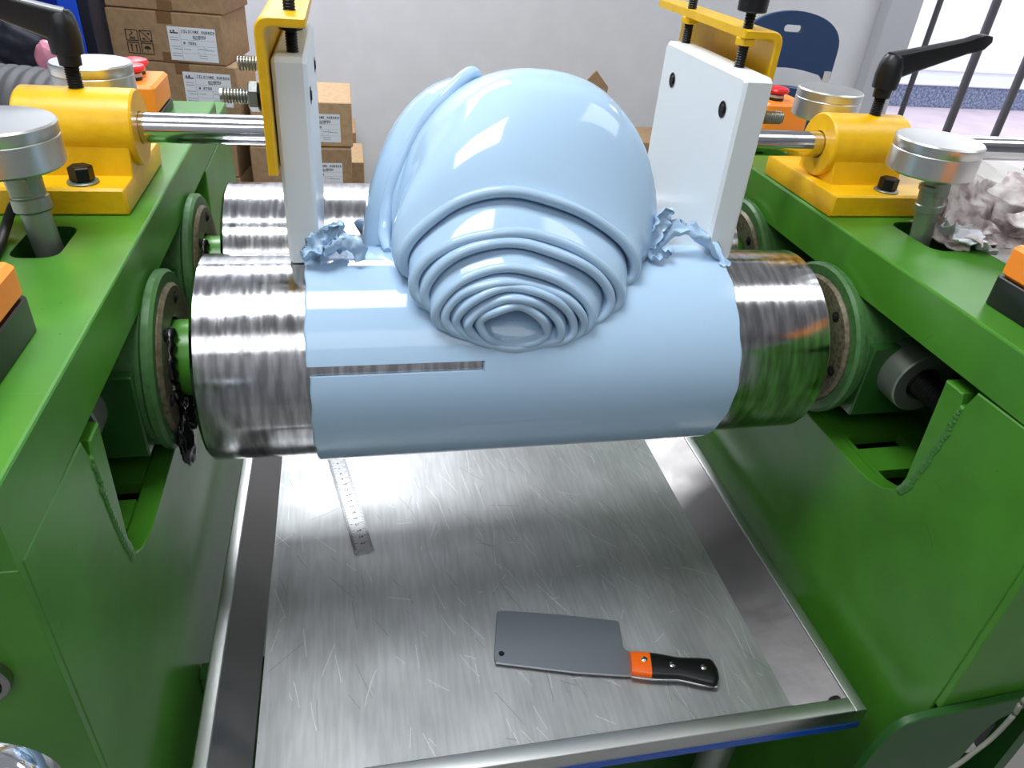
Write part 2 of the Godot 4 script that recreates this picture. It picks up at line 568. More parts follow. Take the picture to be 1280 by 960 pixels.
func room() -> void:
	var s := st()
	box(s, Vector3(-2.7, -1.0, -2.2), Vector3(3.4, -0.9, 2.3))
	struct("floor", s, M.floor)
	s = st()
	box(s, Vector3(-2.7, 1.5, -2.2), Vector3(3.4, 1.6, 2.3))
	struct("ceiling", s, M.ceiling)
	s = st()
	box(s, Vector3(-2.7, -0.9, -2.2), Vector3(1.95, 1.5, -2.1))
	box(s, Vector3(1.95, -0.9, -2.2), Vector3(3.3, -0.52, -2.1))
	box(s, Vector3(1.95, 1.1, -2.2), Vector3(3.3, 1.5, -2.1))
	struct("wall_back", s, M.wall)
	s = st()
	box(s, Vector3(1.80, -0.9, -2.1), Vector3(1.935, 1.5, -2.04), 0.004)
	struct("wall_pier", s, M.pier)
	s = st()
	box(s, Vector3(-2.8, -0.9, -2.2), Vector3(-2.6, 1.5, 2.3))
	struct("wall_left", s, M.wall)
	s = st()
	box(s, Vector3(3.2, -0.9, -2.2), Vector3(3.4, 1.5, 2.3))
	struct("wall_right", s, M.wall)
	s = st()
	box(s, Vector3(-2.7, -0.9, 2.2), Vector3(3.4, 1.5, 2.4))
	struct("wall_front", s, M.wall_far)
	# window with round bars
	var w := Node3D.new()
	w.name = "window_1"
	w.set_meta("kind", "structure")
	add_child(w)
	s = st()
	box(s, Vector3(1.95, -0.52, -2.17), Vector3(1.99, 1.1, -2.12), 0.003)
	box(s, Vector3(3.16, -0.52, -2.17), Vector3(3.2, 1.1, -2.12), 0.003)
	box(s, Vector3(1.99, -0.52, -2.17), Vector3(3.16, -0.48, -2.12), 0.003)
	box(s, Vector3(1.99, 1.06, -2.17), Vector3(3.16, 1.1, -2.12), 0.003)
	build("window_frame", s, M.white_frame, w)
	for k in 5:
		s = st()
		cyl(s, 0.011 if k == 0 else 0.0165, -0.5, 1.08, 0.0, 16, Transform3D(Basis(), Vector3(2.035 + 0.245 * k, 0, -2.08)))
		build("window_bar", s, M.bar, w)
	# ceiling panels
	for a in LAMPS:
		s = st()
		box(s, Vector3(a[0] - a[2] / 2, 1.465, a[1] - a[3] / 2), Vector3(a[0] + a[2] / 2, 1.5, a[1] + a[3] / 2))
		var o := build("ceiling_lamp", s, M.lamp)
		tag(o, "white rectangular ceiling light panel " + a[5], "lamp", "ceiling light panels")

func outside() -> void:
	var s := st()
	box(s, Vector3(-6, -1.0, -14), Vector3(16, -0.9, -2.25))
	struct("ground_outside", s, M.out_ground)
	var w := base("low_wall", "white wall outside the window with a mottled blue-grey plinth", "wall", Vector3(6, -0.9, -5.7))
	s = st()
	box(s, Vector3(-8, 0, 0), Vector3(8, 0.19, 0.2), 0.004)
	build("plinth", s, M.out_band, w)
	s = st()
	box(s, Vector3(-8, 0.19, -0.05), Vector3(8, 1.3, 0.17), 0.004)
	build("wall_face", s, M.out_wall, w)
	s = st()
	box(s, Vector3(-8, 0.19, 0.17), Vector3(8, 0.235, 0.23), 0.012)
	box(s, Vector3(-8, 0.31, 0.17), Vector3(8, 0.335, 0.2), 0.008)
	build("ledge", s, M.out_wall, w)

# ------------------------------------------------------------------ machine frame
func frame(s: int) -> void:
	var xi := 0.349 if s < 0 else 0.3585
	var side := "left" if s < 0 else "right"
	var f := base("mill_stand", "green painted steel side stand of the mill on the " + side + " of the rollers", "machine stand", Vector3.ZERO, "mill side stands")
	# beam with a slot for the adjuster
	var comb := CSGCombiner3D.new()
	comb.name = "beam"
	f.add_child(comb, true)
	var pg := CSGPolygon3D.new()
	pg.name = "beam_body"
	var c := 0.0022
	var pts := PackedVector2Array([Vector2(xi, 0.0728), Vector2(xi, TOP - c), Vector2(xi + c * 0.35, TOP - c * 0.35), Vector2(xi + c, TOP), Vector2(0.488, TOP), Vector2(0.49, TOP - 0.002), Vector2(0.49, 0.0728)])
	for i in pts.size():
		pts[i].x *= s
	if s < 0:
		pts.reverse()
	pg.polygon = pts
	pg.mode = CSGPolygon3D.MODE_DEPTH
	pg.depth = 0.836
	pg.position = Vector3(0, 0, 0.336)
	pg.material = M.green
	comb.add_child(pg)
	var slot := CSGPolygon3D.new()
	slot.name = "slot_cut"
	slot.operation = CSGShape3D.OPERATION_SUBTRACTION
	var sp := rrect(0.402, -0.03, 0.440, 0.038, 0.012, 4) if s < 0 else rrect(0.428, -0.042, 0.468, 0.04, 0.016, 4)
	for i in sp.size():
		sp[i] = Vector2(sp[i].x * s, sp[i].y)
	if s < 0:
		sp.reverse()
	slot.polygon = sp
	slot.depth = 0.2
	slot.rotation.x = PI / 2
	slot.position = Vector3(0, 0.0, 0)
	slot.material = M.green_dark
	comb.add_child(slot)
	# inner side plate with the notch for the bearing housings
	var pl := PackedVector2Array([Vector2(0.3293, 0.0727), Vector2(0.3293, -0.9), Vector2(-0.6, -0.9), Vector2(-0.6, 0.1), Vector2(-0.505, 0.1), Vector2(-0.50, 0.0695), Vector2(-0.356, 0.0695), Vector2(-0.34, -0.06), Vector2(-0.325, -0.09), Vector2(0.128, -0.0905), Vector2(0.148, -0.0885), Vector2(0.168, -0.0825), Vector2(0.181, -0.074), Vector2(0.188, -0.064), Vector2(0.1895, -0.05), Vector2(0.1835, 0.06), Vector2(0.206, 0.06), Vector2(0.2085, 0.05), Vector2(0.2125, 0.05), Vector2(0.2185, 0.0695)])
	var m := st()
	var a0 := minf(s * xi, s * (xi + 0.02))
	prism(m, pl, a0, a0 + 0.02, 0.0012, along("px"))
	build("side_plate", m, M.green, f)
	# weld bead down the flap, a row of overlapping drops
	m = st()
	for k in 26:
		var t := k / 25.0
		var z := lerpf(0.2105, 0.192, t * t) + rng.randfn(0, 0.0007)
		var y := lerpf(0.047, -0.066, t)
		var r := lerpf(0.0022, 0.0046, t) * rng.randf_range(0.85, 1.15)
		var rings := []
		for i in 6:
			var ph := PI / 2 * i / 5.0
			var ring := PackedVector3Array()
			for j in 10:
				var th := TAU * j / 10
				ring.append(Vector3(s * (xi - 0.0016 * sin(ph) - 0.0002), y + cos(th) * r * 1.1 * cos(ph) - 0.001 * sin(ph), z + sin(th) * r * 1.2 * cos(ph)))
			rings.append(ring)
		loft(m, rings)
	build("weld_bead", m, M.weld, f)
	# front and outer plates, bottom web
	m = st()
	var fp := PackedVector2Array([Vector2(s * xi, 0.0726), Vector2(s * 0.62, 0.0726), Vector2(s * 0.62, -0.9 if s < 0 else -0.212), Vector2(s * xi, -0.9 if s < 0 else -0.212)])
	prism(m, fp, 0.3295, 0.3362, 0.0008)
	build("front_plate", m, M.green, f)
	m = st()
	box(m, Vector3(minf(s * 0.49, s * 0.505), -0.9, -0.6), Vector3(maxf(s * 0.49, s * 0.505), 0.1, 0.336))
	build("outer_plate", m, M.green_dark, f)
	m = st()
	for b in [[-0.34, -0.02], [0.0, 0.0775], [0.1, 0.1375], [0.163, 0.3]]:
		box(m, Vector3(minf(s * (xi + 0.02), s * 0.49), -0.1, b[0]), Vector3(maxf(s * (xi + 0.02), s * 0.49), -0.088, b[1]))
	if s > 0:
		for b in [[0.3785, 0.3735], [0.446, 0.49]]:
			box(m, Vector3(minf(b[0], b[1]), -0.1, -0.02), Vector3(maxf(b[0], b[1]), -0.0885, 0.17))
	build("web_plate", m, M.green, f)
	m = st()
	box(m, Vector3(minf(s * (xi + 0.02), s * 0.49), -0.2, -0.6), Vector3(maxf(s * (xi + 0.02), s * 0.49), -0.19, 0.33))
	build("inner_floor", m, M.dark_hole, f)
	# foot plate with an arch, in front
	m = st()
	var fx := [0.296, -0.285, 0.302, -0.245, 0.310, -0.221, 0.320, -0.2125, 0.333, -0.2085, 0.360, -0.206, 0.400, -0.203, 0.445, -0.199, 0.62, -0.19, 0.62, -0.26, 0.50, -0.212, 0.46, -0.215, 0.44, -0.222, 0.427, -0.232, 0.418, -0.255, 0.414, -0.30, 0.414, -0.9, 0.285, -0.9]
	var fo := PackedVector2Array()
	for i in range(0, fx.size(), 2):
		fo.append(Vector2(s * (fx[i] - (0.0 if s > 0 else 0.01)), fx[i + 1]))
	if s > 0:
		prism(m, fo, 0.3366, 0.345, 0.001)
		build("foot_plate", m, M.green_dark, f)
		m = st()
		box(m, Vector3(0.434, -0.312, 0.31), Vector3(0.462, -0.274, 0.328), 0.002)
		build("rubber_foot", m, M.rubber, f)
		m = st()
		prism(m, PackedVector2Array([Vector2(0.433, -0.319), Vector2(0.466, -0.326), Vector2(0.437, -0.290)]), 0.316, 0.329, 0.001)
		build("foot_bracket", m, M.cover, f)
	# bearing housings, sleeves and screws
	for zc in [0.0, -NIP]:
		var front: bool = zc == 0.0
		m = st()
		box(m, Vector3(minf(s * (xi + 0.004), s * 0.47), -0.052, zc - 0.085), Vector3(maxf(s * (xi + 0.004), s * 0.47), 0.034, zc + 0.085), 0.002)
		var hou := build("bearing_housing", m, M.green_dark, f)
		var fx0 := 0.337 if s < 0 else 0.345
		m = st()
		var xf := along("x" if s > 0 else "-x", Vector3(0, 0, zc))
		lathe(m, [Vector2(0.072, fx0 + 0.012), Vector2(0.072, fx0 + 0.003), Vector2(0.074, fx0), Vector2(0.0835, fx0), Vector2(0.0865, fx0 + 0.003), Vector2(0.0865, fx0 + 0.009), Vector2(0.082, fx0 + 0.012), Vector2(0.0815, 0.44)], 64, xf)
		var fla := build("flange", m, M.green_worn, f)
		m = st()
		lathe(m, [Vector2(0.041, fx0 + 0.02), Vector2(0.041, fx0 - 0.001), Vector2(0.046, fx0 - 0.004), Vector2(0.0705, fx0 - 0.004), Vector2(0.0735, fx0 - 0.001), Vector2(0.0735, fx0 + 0.01)], 64, xf)
		build("seal_ring", m, M.beige, fla)
		for k in 6:
			var th := TAU * (k + 0.5) / 6 + 0.15
			m = st()
			cyl(m, 0.0058, fx0 - 0.0045, fx0 + 0.002, 0.0, 14, xf * Transform3D(Basis(), Vector3(cos(th) * 0.0595, 0, sin(th) * 0.0595)))
			cyl(m, 0.0035, fx0 - 0.0065, fx0 - 0.002, 0.0008, 10, xf * Transform3D(Basis(), Vector3(cos(th) * 0.0595, 0, sin(th) * 0.0595)))
			build("bolt_hole", m, M.dark_hole, fla)
		# grease squeezed out round the shaft
		m = st()
		var path := []
		var rad := []
		for k in 29:
			var th := lerpf(-2.7, 1.2, k / 28.0) if s < 0 else lerpf(-2.5, -0.6, k / 28.0)
			path.append(Vector3(s * (fx0 - 0.004), sin(th) * 0.043 + zc * 0, cos(th) * 0.043 + zc))
			rad.append(0.0035 + 0.004 * absf(sin(k * 1.7)) * (1.6 if th < -0.8 else 1.0))
		tube(m, path, rad, 8)
		if front and s < 0:
			blob(m, Vector3(-0.329, -0.062, 0.048), Vector3(0.007, 0.026, 0.02), 17, 0.3, 0.1)
			blob(m, Vector3(-0.327, -0.04, 0.03), Vector3(0.008, 0.02, 0.018), 19, 0.3, 0.1)
		var gr := build("grease", m, M.grease, f)
		gr.set_meta("label", "dark grease around the roller shaft")
		if front:
			m = st()
			var sx := 0.412 * s
			lathe(m, [Vector2(0.019, 0.04), Vector2(0.019, 0.112), Vector2(0.0325, 0.112), Vector2(0.034, 0.1105), Vector2(0.034, 0.06), Vector2(0.032, 0.058)].map(func(q): return Vector2(q.x, q.y)), 40, along("z", Vector3(sx, 0.005, 0)))
			build("screw_sleeve", m, M.zinc_dull, f)
			m = st()
			thread(m, 0.0145, 0.07, 0.333, 0.0045, along("z", Vector3(sx, 0.005, 0)))
			build("adjusting_screw", m, M.black_oxide, f)
	# side cover next to the beam
	m = st()
	box(m, Vector3(minf(s * 0.507, s * 0.9), -0.9, -0.45), Vector3(maxf(s * 0.507, s * 0.9), 0.095, 0.32), 0.006)
	var cv := build("side_cover", m, M.cover)
	tag(cv, "pale flat machine cover beside the " + side + " green beam", "cover", "machine side covers")

func rollers() -> void:
	for z in [0.0, -NIP]:
		var t := base("mill_roller", "front polished steel mill roller wrapped in pale blue rubber" if z == 0.0 else "rear polished steel mill roller behind the blue roll", "roller", Vector3(0, 0, z), "mill rollers")
		var m := st()
		var L := 0.305
		lathe(m, [Vector2(0.039, -L), Vector2(R - 0.003, -L), Vector2(R, -L + 0.003), Vector2(R, L - 0.003), Vector2(R - 0.003, L), Vector2(0.039, L)], 160, along("x"))
		build("barrel", m, M.roller, t)
		for s in [-1, 1]:
			m = st()
			cyl(m, 0.038, 0.304, 0.43, 0.0, 40, along("x" if s > 0 else "-x"))
			build("shaft", m, M.green, t)

func tray() -> void:
	var t := base("drip_tray", "shallow stainless steel tray under the rollers with scratched floor", "tray")
	var y := -0.278
	var yf := -0.30
	var x0 := -0.3275
	var x1 := 0.336
	var z0 := -0.5
	var z1 := 0.292
	# floor
	var m := st()
	var a := Vector3(-0.28, yf, z0)
	var b := Vector3(0.272, yf, z0)
	var c := Vector3(0.272, yf, 0.262)
	var d := Vector3(-0.276, yf, 0.262)
	quad(m, d, c, b, a, Vector3.UP)
	quad(m, d + Vector3.DOWN * 0.004, c + Vector3.DOWN * 0.004, b + Vector3.DOWN * 0.004, a + Vector3.DOWN * 0.004, Vector3.DOWN)
	build("tray_floor", m, M.tray, t)
	# sloping side bands: a closed strip each
	m = st()
	prism(m, PackedVector2Array([Vector2(x0 + 0.014, y), Vector2(-0.2785, yf), Vector2(-0.2785, yf - 0.003), Vector2(x0 + 0.012, y - 0.004)]), z0, 0.2765)
	build("side_slope", m, M.tray_band, t)
	m = st()
	prism(m, PackedVector2Array([Vector2(x1 - 0.014, y), Vector2(0.2715, yf), Vector2(0.2715, yf - 0.003), Vector2(x1 - 0.012, y - 0.004)]), z0, 0.2765)
	build("side_slope", m, M.tray_band, t)
	m = st()
	prism(m, PackedVector2Array([Vector2(0.262, yf), Vector2(0.277, y), Vector2(0.28, y - 0.004), Vector2(0.263, yf - 0.003)]), -0.2785, 0.2715, 0.0, along("px"))
	build("front_slope", m, M.tray_band, t)
	# folded rims
	m = st()
	for e in [[x0, x0 + 0.014], [x1 - 0.014, x1]]:
		prism(m, rrect(e[0], y - 0.022, e[1], y + 0.002, 0.0016, 3), z0, z1, 0.0008)
	prism(m, rrect(z1 - 0.0165, y - 0.022, z1, y + 0.002, 0.0016, 3), x0 + 0.013, x1 - 0.013, 0.0004, along("px"))
	build("rim", m, M.tray_rim, t)
	m = st()
	box(m, Vector3(x0 + 0.06, y - 0.0285, z1 - 0.006), Vector3(x1 - 0.002, y - 0.0195, z1 + 0.0006))
	var fi := build("blue_film", m, M.film, t)
	fi.set_meta("label", "strip of blue protective film under the front rim")
	m = st()
	for k in 3:
		var px: float = [0.279, 0.294, 0.311][k]
		var rings := []
		for i in 5:
			var ph := PI / 2 * i / 4.0
			var ring := PackedVector3Array()
			for j in 14:
				var th := TAU * j / 14
				ring.append(Vector3(px + cos(th) * 0.0062 * cos(ph), y - (0.322 - px - cos(th) * 0.0062 * cos(ph)) * 0.436 + 0.0012 * sin(ph) + 0.0002, 0.2725 + sin(th) * 0.0042 * cos(ph)))
			rings.append(ring)
		loft(m, rings)
	var wb := build("weld_spot", m, M.burn, t)
	wb.set_meta("label", "dark burnt weld spots in the corner")
	# what is below the tray
	var u := base("cross_member", "dark green lower cross member under the front of the tray", "machine frame")
	m = st()
	box(m, Vector3(-0.348, -0.75, 0.1), Vector3(0.357, -0.33, 0.12), 0.002)
	build("plate", m, M.green_dark, u)
	m = st()
	cyl(m, 0.02, -0.75, -0.36, 0.001, 28, Transform3D(Basis(), Vector3(0.268, 0, 0.19)))
	build("post", m, M.zinc_dull, u)

# ------------------------------------------------------------------ guides above the rollers
func push_out(p: Vector3, r := R + 0.0068) -> Vector3:
	for zc in [0.0, -NIP]:
		var q := Vector2(p.z - zc, p.y)
		var rr: float = r if zc == 0.0 else R + 0.001
		if q.length() < rr:
			q = q.normalized() * rr
			p.z = zc + q.x
			p.y = q.y
	return p

func guide(s: int) -> void:
	var side := "left" if s < 0 else "right"
	var xa := -0.2225 if s < 0 else 0.189
	var xb := -0.195 if s < 0 else 0.218
	var t := base("guide_plate", "thick white plastic guide plate standing on the rollers at the " + side + " end of the dough", "guide plate", Vector3.ZERO, "white guide plates")
	# outline in (z, y): the lower edge follows both rollers
	var o := PackedVector2Array()
	o.append(Vector2(0.0, 0.277))
	o.append(Vector2(0.004, 0.273))
	for k in 13:
		var z := lerpf(0.004, -0.095, k / 12.0)
		o.append(Vector2(z, sqrt(pow(R + 0.001, 2) - z * z) if k < 12 else 0.036))
	for k in 13:
		var z := lerpf(-0.112, -0.195, k / 12.0)
		var q := z + NIP
		o.append(Vector2(z, sqrt(maxf(pow(R + 0.001, 2) - q * q, 0.0))))
	o.append(Vector2(-0.195, 0.272))
	o.append(Vector2(-0.19, 0.277))
	var m := st()
	prism(m, o, xa, xb, 0.003, along("px"))
	build("plate", m, M.plastic, t)
	var inner := xb if s < 0 else xa
	for zz in [-0.159, -0.028]:
		m = st()
		var hx := along("x" if s < 0 else "-x", Vector3(inner, 0.242, zz))
		lathe(m, [Vector2(0.0, 0.0002), Vector2(0.0058, 0.0002), Vector2(0.0078, 0.0006)], 24, hx)
		cyl(m, 0.0042, -0.001, 0.0014, 0.0005, 16, hx)
		build("screw", m, M.black_oxide, t)
	# yellow angle bracket
	var br := base("angle_bracket", "yellow painted angle bracket hooked over the " + side + " white guide plate", "bracket", Vector3.ZERO, "yellow angle brackets")
	var zb0 := -0.215 if s < 0 else -0.262
	var zb1 := 0.018 if s < 0 else -0.036
	var yt := 0.308 if s < 0 else 0.311
	var xo := 0.2315 if s < 0 else 0.2395   # outer face of the upright leg
	var xe := 0.193 if s < 0 else 0.199     # free edge of the top leg
	var prof := PackedVector2Array()
	var th := 0.0075
	var ro := 0.011
	prof.append(Vector2(xo, 0.186))
	for k in 6:
		var a := PI / 2 * k / 5.0
		prof.append(Vector2(xo - ro + cos(a) * ro, yt - ro + sin(a) * ro))
	prof.append(Vector2(xe, yt))
	prof.append(Vector2(xe, yt - th))
	for k in 4:
		var a := PI / 2 * (1.0 - k / 3.0)
		prof.append(Vector2(xo - th - 0.005 + cos(a) * 0.005, yt - th - 0.005 + sin(a) * 0.005))
	prof.append(Vector2(xo - th, 0.186))
	for i in prof.size():
		prof[i].x *= s
	m = st()
	prism(m, prof, zb0, zb1, 0.0012)
	build("angle", m, M.yellow, br)
	var zs := [-0.022, -0.17] if s < 0 else [-0.048, -0.182]
	for k in 2:
		var bx := s * 0.2065
		m = st()
		thread(m, 0.0052, 0.272, 0.368, 0.0022, Transform3D(Basis(), Vector3(bx, 0, zs[k])))
		build("threaded_rod", m, M.black_oxide if s > 0 or k == 0 else M.zinc, br)
		m = st()
		hexa(m, 0.0098, yt - th - 0.007, yt - th, Transform3D(Basis(), Vector3(bx, 0, zs[k])))
		build("nut", m, M.yellow if s > 0 else M.burn, br)
		if k == 0 and s > 0:
			m = st()
			lathe(m, [Vector2(0.0, 0.325), Vector2(0.0125, 0.325), Vector2(0.0135, 0.326), Vector2(0.0145, 0.365), Vector2(0, 0.365)], 28, Transform3D(Basis(), Vector3(bx, 0, zs[k])))
			build("knob", m, M.black, br)
	# bolts through the upright leg
	for k in 2:
		var by := 0.2375 if k == 0 else 0.259
		var bz := -0.036 if k == 0 else -0.062
		if s > 0:
			by = 0.232
			bz = -0.045 if k == 0 else -0.15
		var bx := along("x" if s > 0 else "-x", Vector3(0, by, bz))
		m = st()
		thread(m, 0.0065, xo - 0.004, xo + (0.038 if k == 0 and s < 0 else 0.024), 0.0025, bx)
		build("bolt", m, M.zinc, br)
		if s < 0 and k == 0:
			m = st()
			hexa(m, 0.0125, xo + 0.006, xo + 0.015, bx)
			build("nut", m, M.zinc, br)
			m = st()
			cyl(m, 0.0125, xo, xo + 0.0055, 0.001, 24, bx)
			build("washer", m, M.black_oxide, br)

func clamp_block(s: int) -> void:
	var side := "left" if s < 0 else "right"
	var x0 := 0.3605 if s < 0 else 0.371
	# chrome guide rod
	var m := st()
	cyl(m, 0.0142, 0.232 if s < 0 else 0.24, 0.95, 0.001, 40, along("x" if s > 0 else "-x", Vector3(0, 0.184, -0.13)))
	var rod := build("guide_rod", m, M.rod)
	tag(rod, "polished steel guide rod running from the " + side + " bracket through the yellow clamp", "rod", "guide rods")
	var t := base("rod_clamp", "yellow cast rod clamp with black lever bolted on the " + side + " green beam", "clamp", Vector3.ZERO, "yellow rod clamps")
	m = st()
	var xf := along("x" if s > 0 else "-x", Vector3(0, 0.184, -0.13))
	lathe(m, [Vector2(0.0148, x0 + 0.02), Vector2(0.0148, x0 + 0.001), Vector2(0.0155, x0), Vector2(0.0335, x0), Vector2(0.0352, x0 + 0.002), Vector2(0.0352, x0 + 0.098), Vector2(0.0325, x0 + 0.101), Vector2(0.0148, x0 + 0.101)], 64, xf)
	build("barrel", m, M.yellow, t)
	m = st()
	var bx0 := 0.3665 if s < 0 else 0.3615
	var lo := minf(s * bx0, s * (bx0 + 0.155))
	box(m, Vector3(lo, TOP, -0.2125), Vector3(lo + 0.155, TOP + 0.0255, -0.0555), 0.003)
	prism(m, PackedVector2Array([Vector2(-0.165, TOP + 0.024), Vector2(-0.163, 0.178), Vector2(-0.097, 0.178), Vector2(-0.092, TOP + 0.024)]), minf(s * (x0 + 0.006), s * (x0 + 0.095)), maxf(s * (x0 + 0.006), s * (x0 + 0.095)), 0.001, along("px"))
	build("foot", m, M.yellow, t)
	for z in [-0.073, -0.195]:
		var bp := Transform3D(Basis(Vector3.UP, 0.4), Vector3(s * (0.405 if s < 0 else 0.437), TOP + 0.0255, z))
		m = st()
		cyl(m, 0.0135, 0, 0.0022, 0.0006, 28, bp)
		build("washer", m, M.zinc_dull, t)
		m = st()
		hexa(m, 0.0105, 0.0022, 0.0155, bp)
		build("hex_bolt", m, M.black_oxide, t)
	# clamping lever
	var hx := -0.410 if s < 0 else 0.4335
	m = st()
	thread(m, 0.0068, 0.205, 0.245, 0.0022, Transform3D(Basis(), Vector3(hx, 0, -0.13)), 24)
	build("stud", m, M.black_oxide, t)
	m = st()
	lathe(m, [Vector2(0, 0.2385), Vector2(0.0095, 0.2385), Vector2(0.0098, 0.2475), Vector2(0.0135, 0.2485), Vector2(0.0142, 0.262), Vector2(0.0132, 0.2725), Vector2(0.011, 0.281), Vector2(0.0085, 0.284), Vector2(0.006, 0.2835), Vector2(0, 0.283)], 32, Transform3D(Basis(), Vector3(hx, 0, -0.13)))
	var dirv := Vector3(-0.105, 0.036, 0.022) if s < 0 else Vector3(0.115, 0.033, 0.0)
	var rings := []
	for k in 13:
		var u := k / 12.0
		var p := Vector3(hx, 0.2715, -0.13) + dirv * u
		var hh := lerpf(0.0145, 0.0062, pow(u, 0.8)) * (1.0 if k < 12 else 0.55)
		var ww := lerpf(0.0095, 0.0058, u) * (1.0 if k < 12 else 0.55)
		if u > 0.75 and u < 0.97:
			hh += 0.0016
		var up := dirv.normalized().cross(Vector3(0, 0, 1) if s > 0 else Vector3(0, 0, -1)).normalized() * (1 if s > 0 else 1)
		var sd := dirv.normalized().cross(up)
		var ring := PackedVector3Array()
		for j in 16:
			var th := TAU * j / 16
			var cx := signf(cos(th)) * pow(absf(cos(th)), 0.36)
			var cy := signf(sin(th)) * pow(absf(sin(th)), 0.36)
			ring.append(p + up * cy * hh + sd * cx * ww)
		rings.append(ring)
	loft(m, rings)
	build("lever", m, M.black, t)

func adjusters() -> void:
	# x, z, radius, top, bottom of the cap, where
	var rows := [[-0.4365, 0.0, 0.046, 0.222, 0.187, "leaning front", "left", "nearest the camera"], [0.42, -0.002, 0.0425, 0.2265, 0.193, "", "right", "nearest the camera"], [-0.418, -0.215, 0.0385, 0.226, 0.19, "", "left", "behind the black lever"], [0.425, -0.215, 0.0395, 0.229, 0.195, "", "right", "behind the yellow clamp"]]
	for a in rows:
		var t := base("adjuster_knob", "silver aluminium adjuster knob on a stem over the " + a[6] + " beam, " + a[7], "knob", Vector3(a[0], 0, a[1]), "silver adjuster knobs")
		var r: float = a[2]
		var m := st()
		var yb: float = a[4]
		var yt: float = a[3]
		lathe(m, [Vector2(0, yb), Vector2(r - 0.002, yb), Vector2(r, yb + 0.002), Vector2(r, yt - 0.0115), Vector2(r - 0.0006, yt - 0.0108), Vector2(r, yt - 0.010), Vector2(r, yt - 0.0015), Vector2(r - 0.0015, yt), Vector2(r * 0.6, yt + 0.0004), Vector2(0, yt + 0.0006)], 72)
		build("cap", m, M.alu, t)
		var lean := Vector3(0.019 if a[0] < -0.43 else (0.012 if a[0] < 0.0 else 0.022), 0, 0.0)
		var top := Vector3(lean.x * 0.55, yb + 0.001, 0)
		var bot := Vector3(lean.x * 1.15, 0.06, 0.006)
		var d := (bot - top).normalized()
		var xf := Transform3D(Basis(d.cross(Vector3.BACK).normalized(), d, d.cross(Vector3.BACK).normalized().cross(d)).orthonormalized(), top)
		m = st()
		if a[6] == "left":
			lathe(m, [Vector2(0.0, 0), Vector2(0.0165, 0), Vector2(0.016, 0.004), Vector2(0.014, 0.0075), Vector2(0.0132, 0.026), Vector2(0.0145, 0.027), Vector2(0.0148, 0.037), Vector2(0.0135, 0.0385), Vector2(0.0115, 0.039), Vector2(0.011, 0.13), Vector2(0, 0.13)], 28, xf)
		else:
			lathe(m, [Vector2(0.0, 0), Vector2(0.0105, 0), Vector2(0.0105, 0.013), Vector2(0.0145, 0.0145), Vector2(0.0145, 0.019), Vector2(0.0128, 0.02), Vector2(0.0128, 0.034), Vector2(0.0138, 0.035), Vector2(0.0138, 0.042), Vector2(0.0112, 0.043), Vector2(0.0108, 0.13), Vector2(0, 0.13)], 28, xf)
		var ste := build("stem", m, M.zinc_dull, t)
		m = st()
		prism(m, rrect(-0.0075, -0.006, 0.0075, 0.006, 0.001, 2), 0.009, 0.024, 0.0008, xf * Transform3D(Basis(Vector3(1, 0, 0), Vector3(0, 0, 1), Vector3(0, 1, 0)), Vector3(0, 0, 0.009)))
		build("coupling", m, M.zinc_dull, ste)

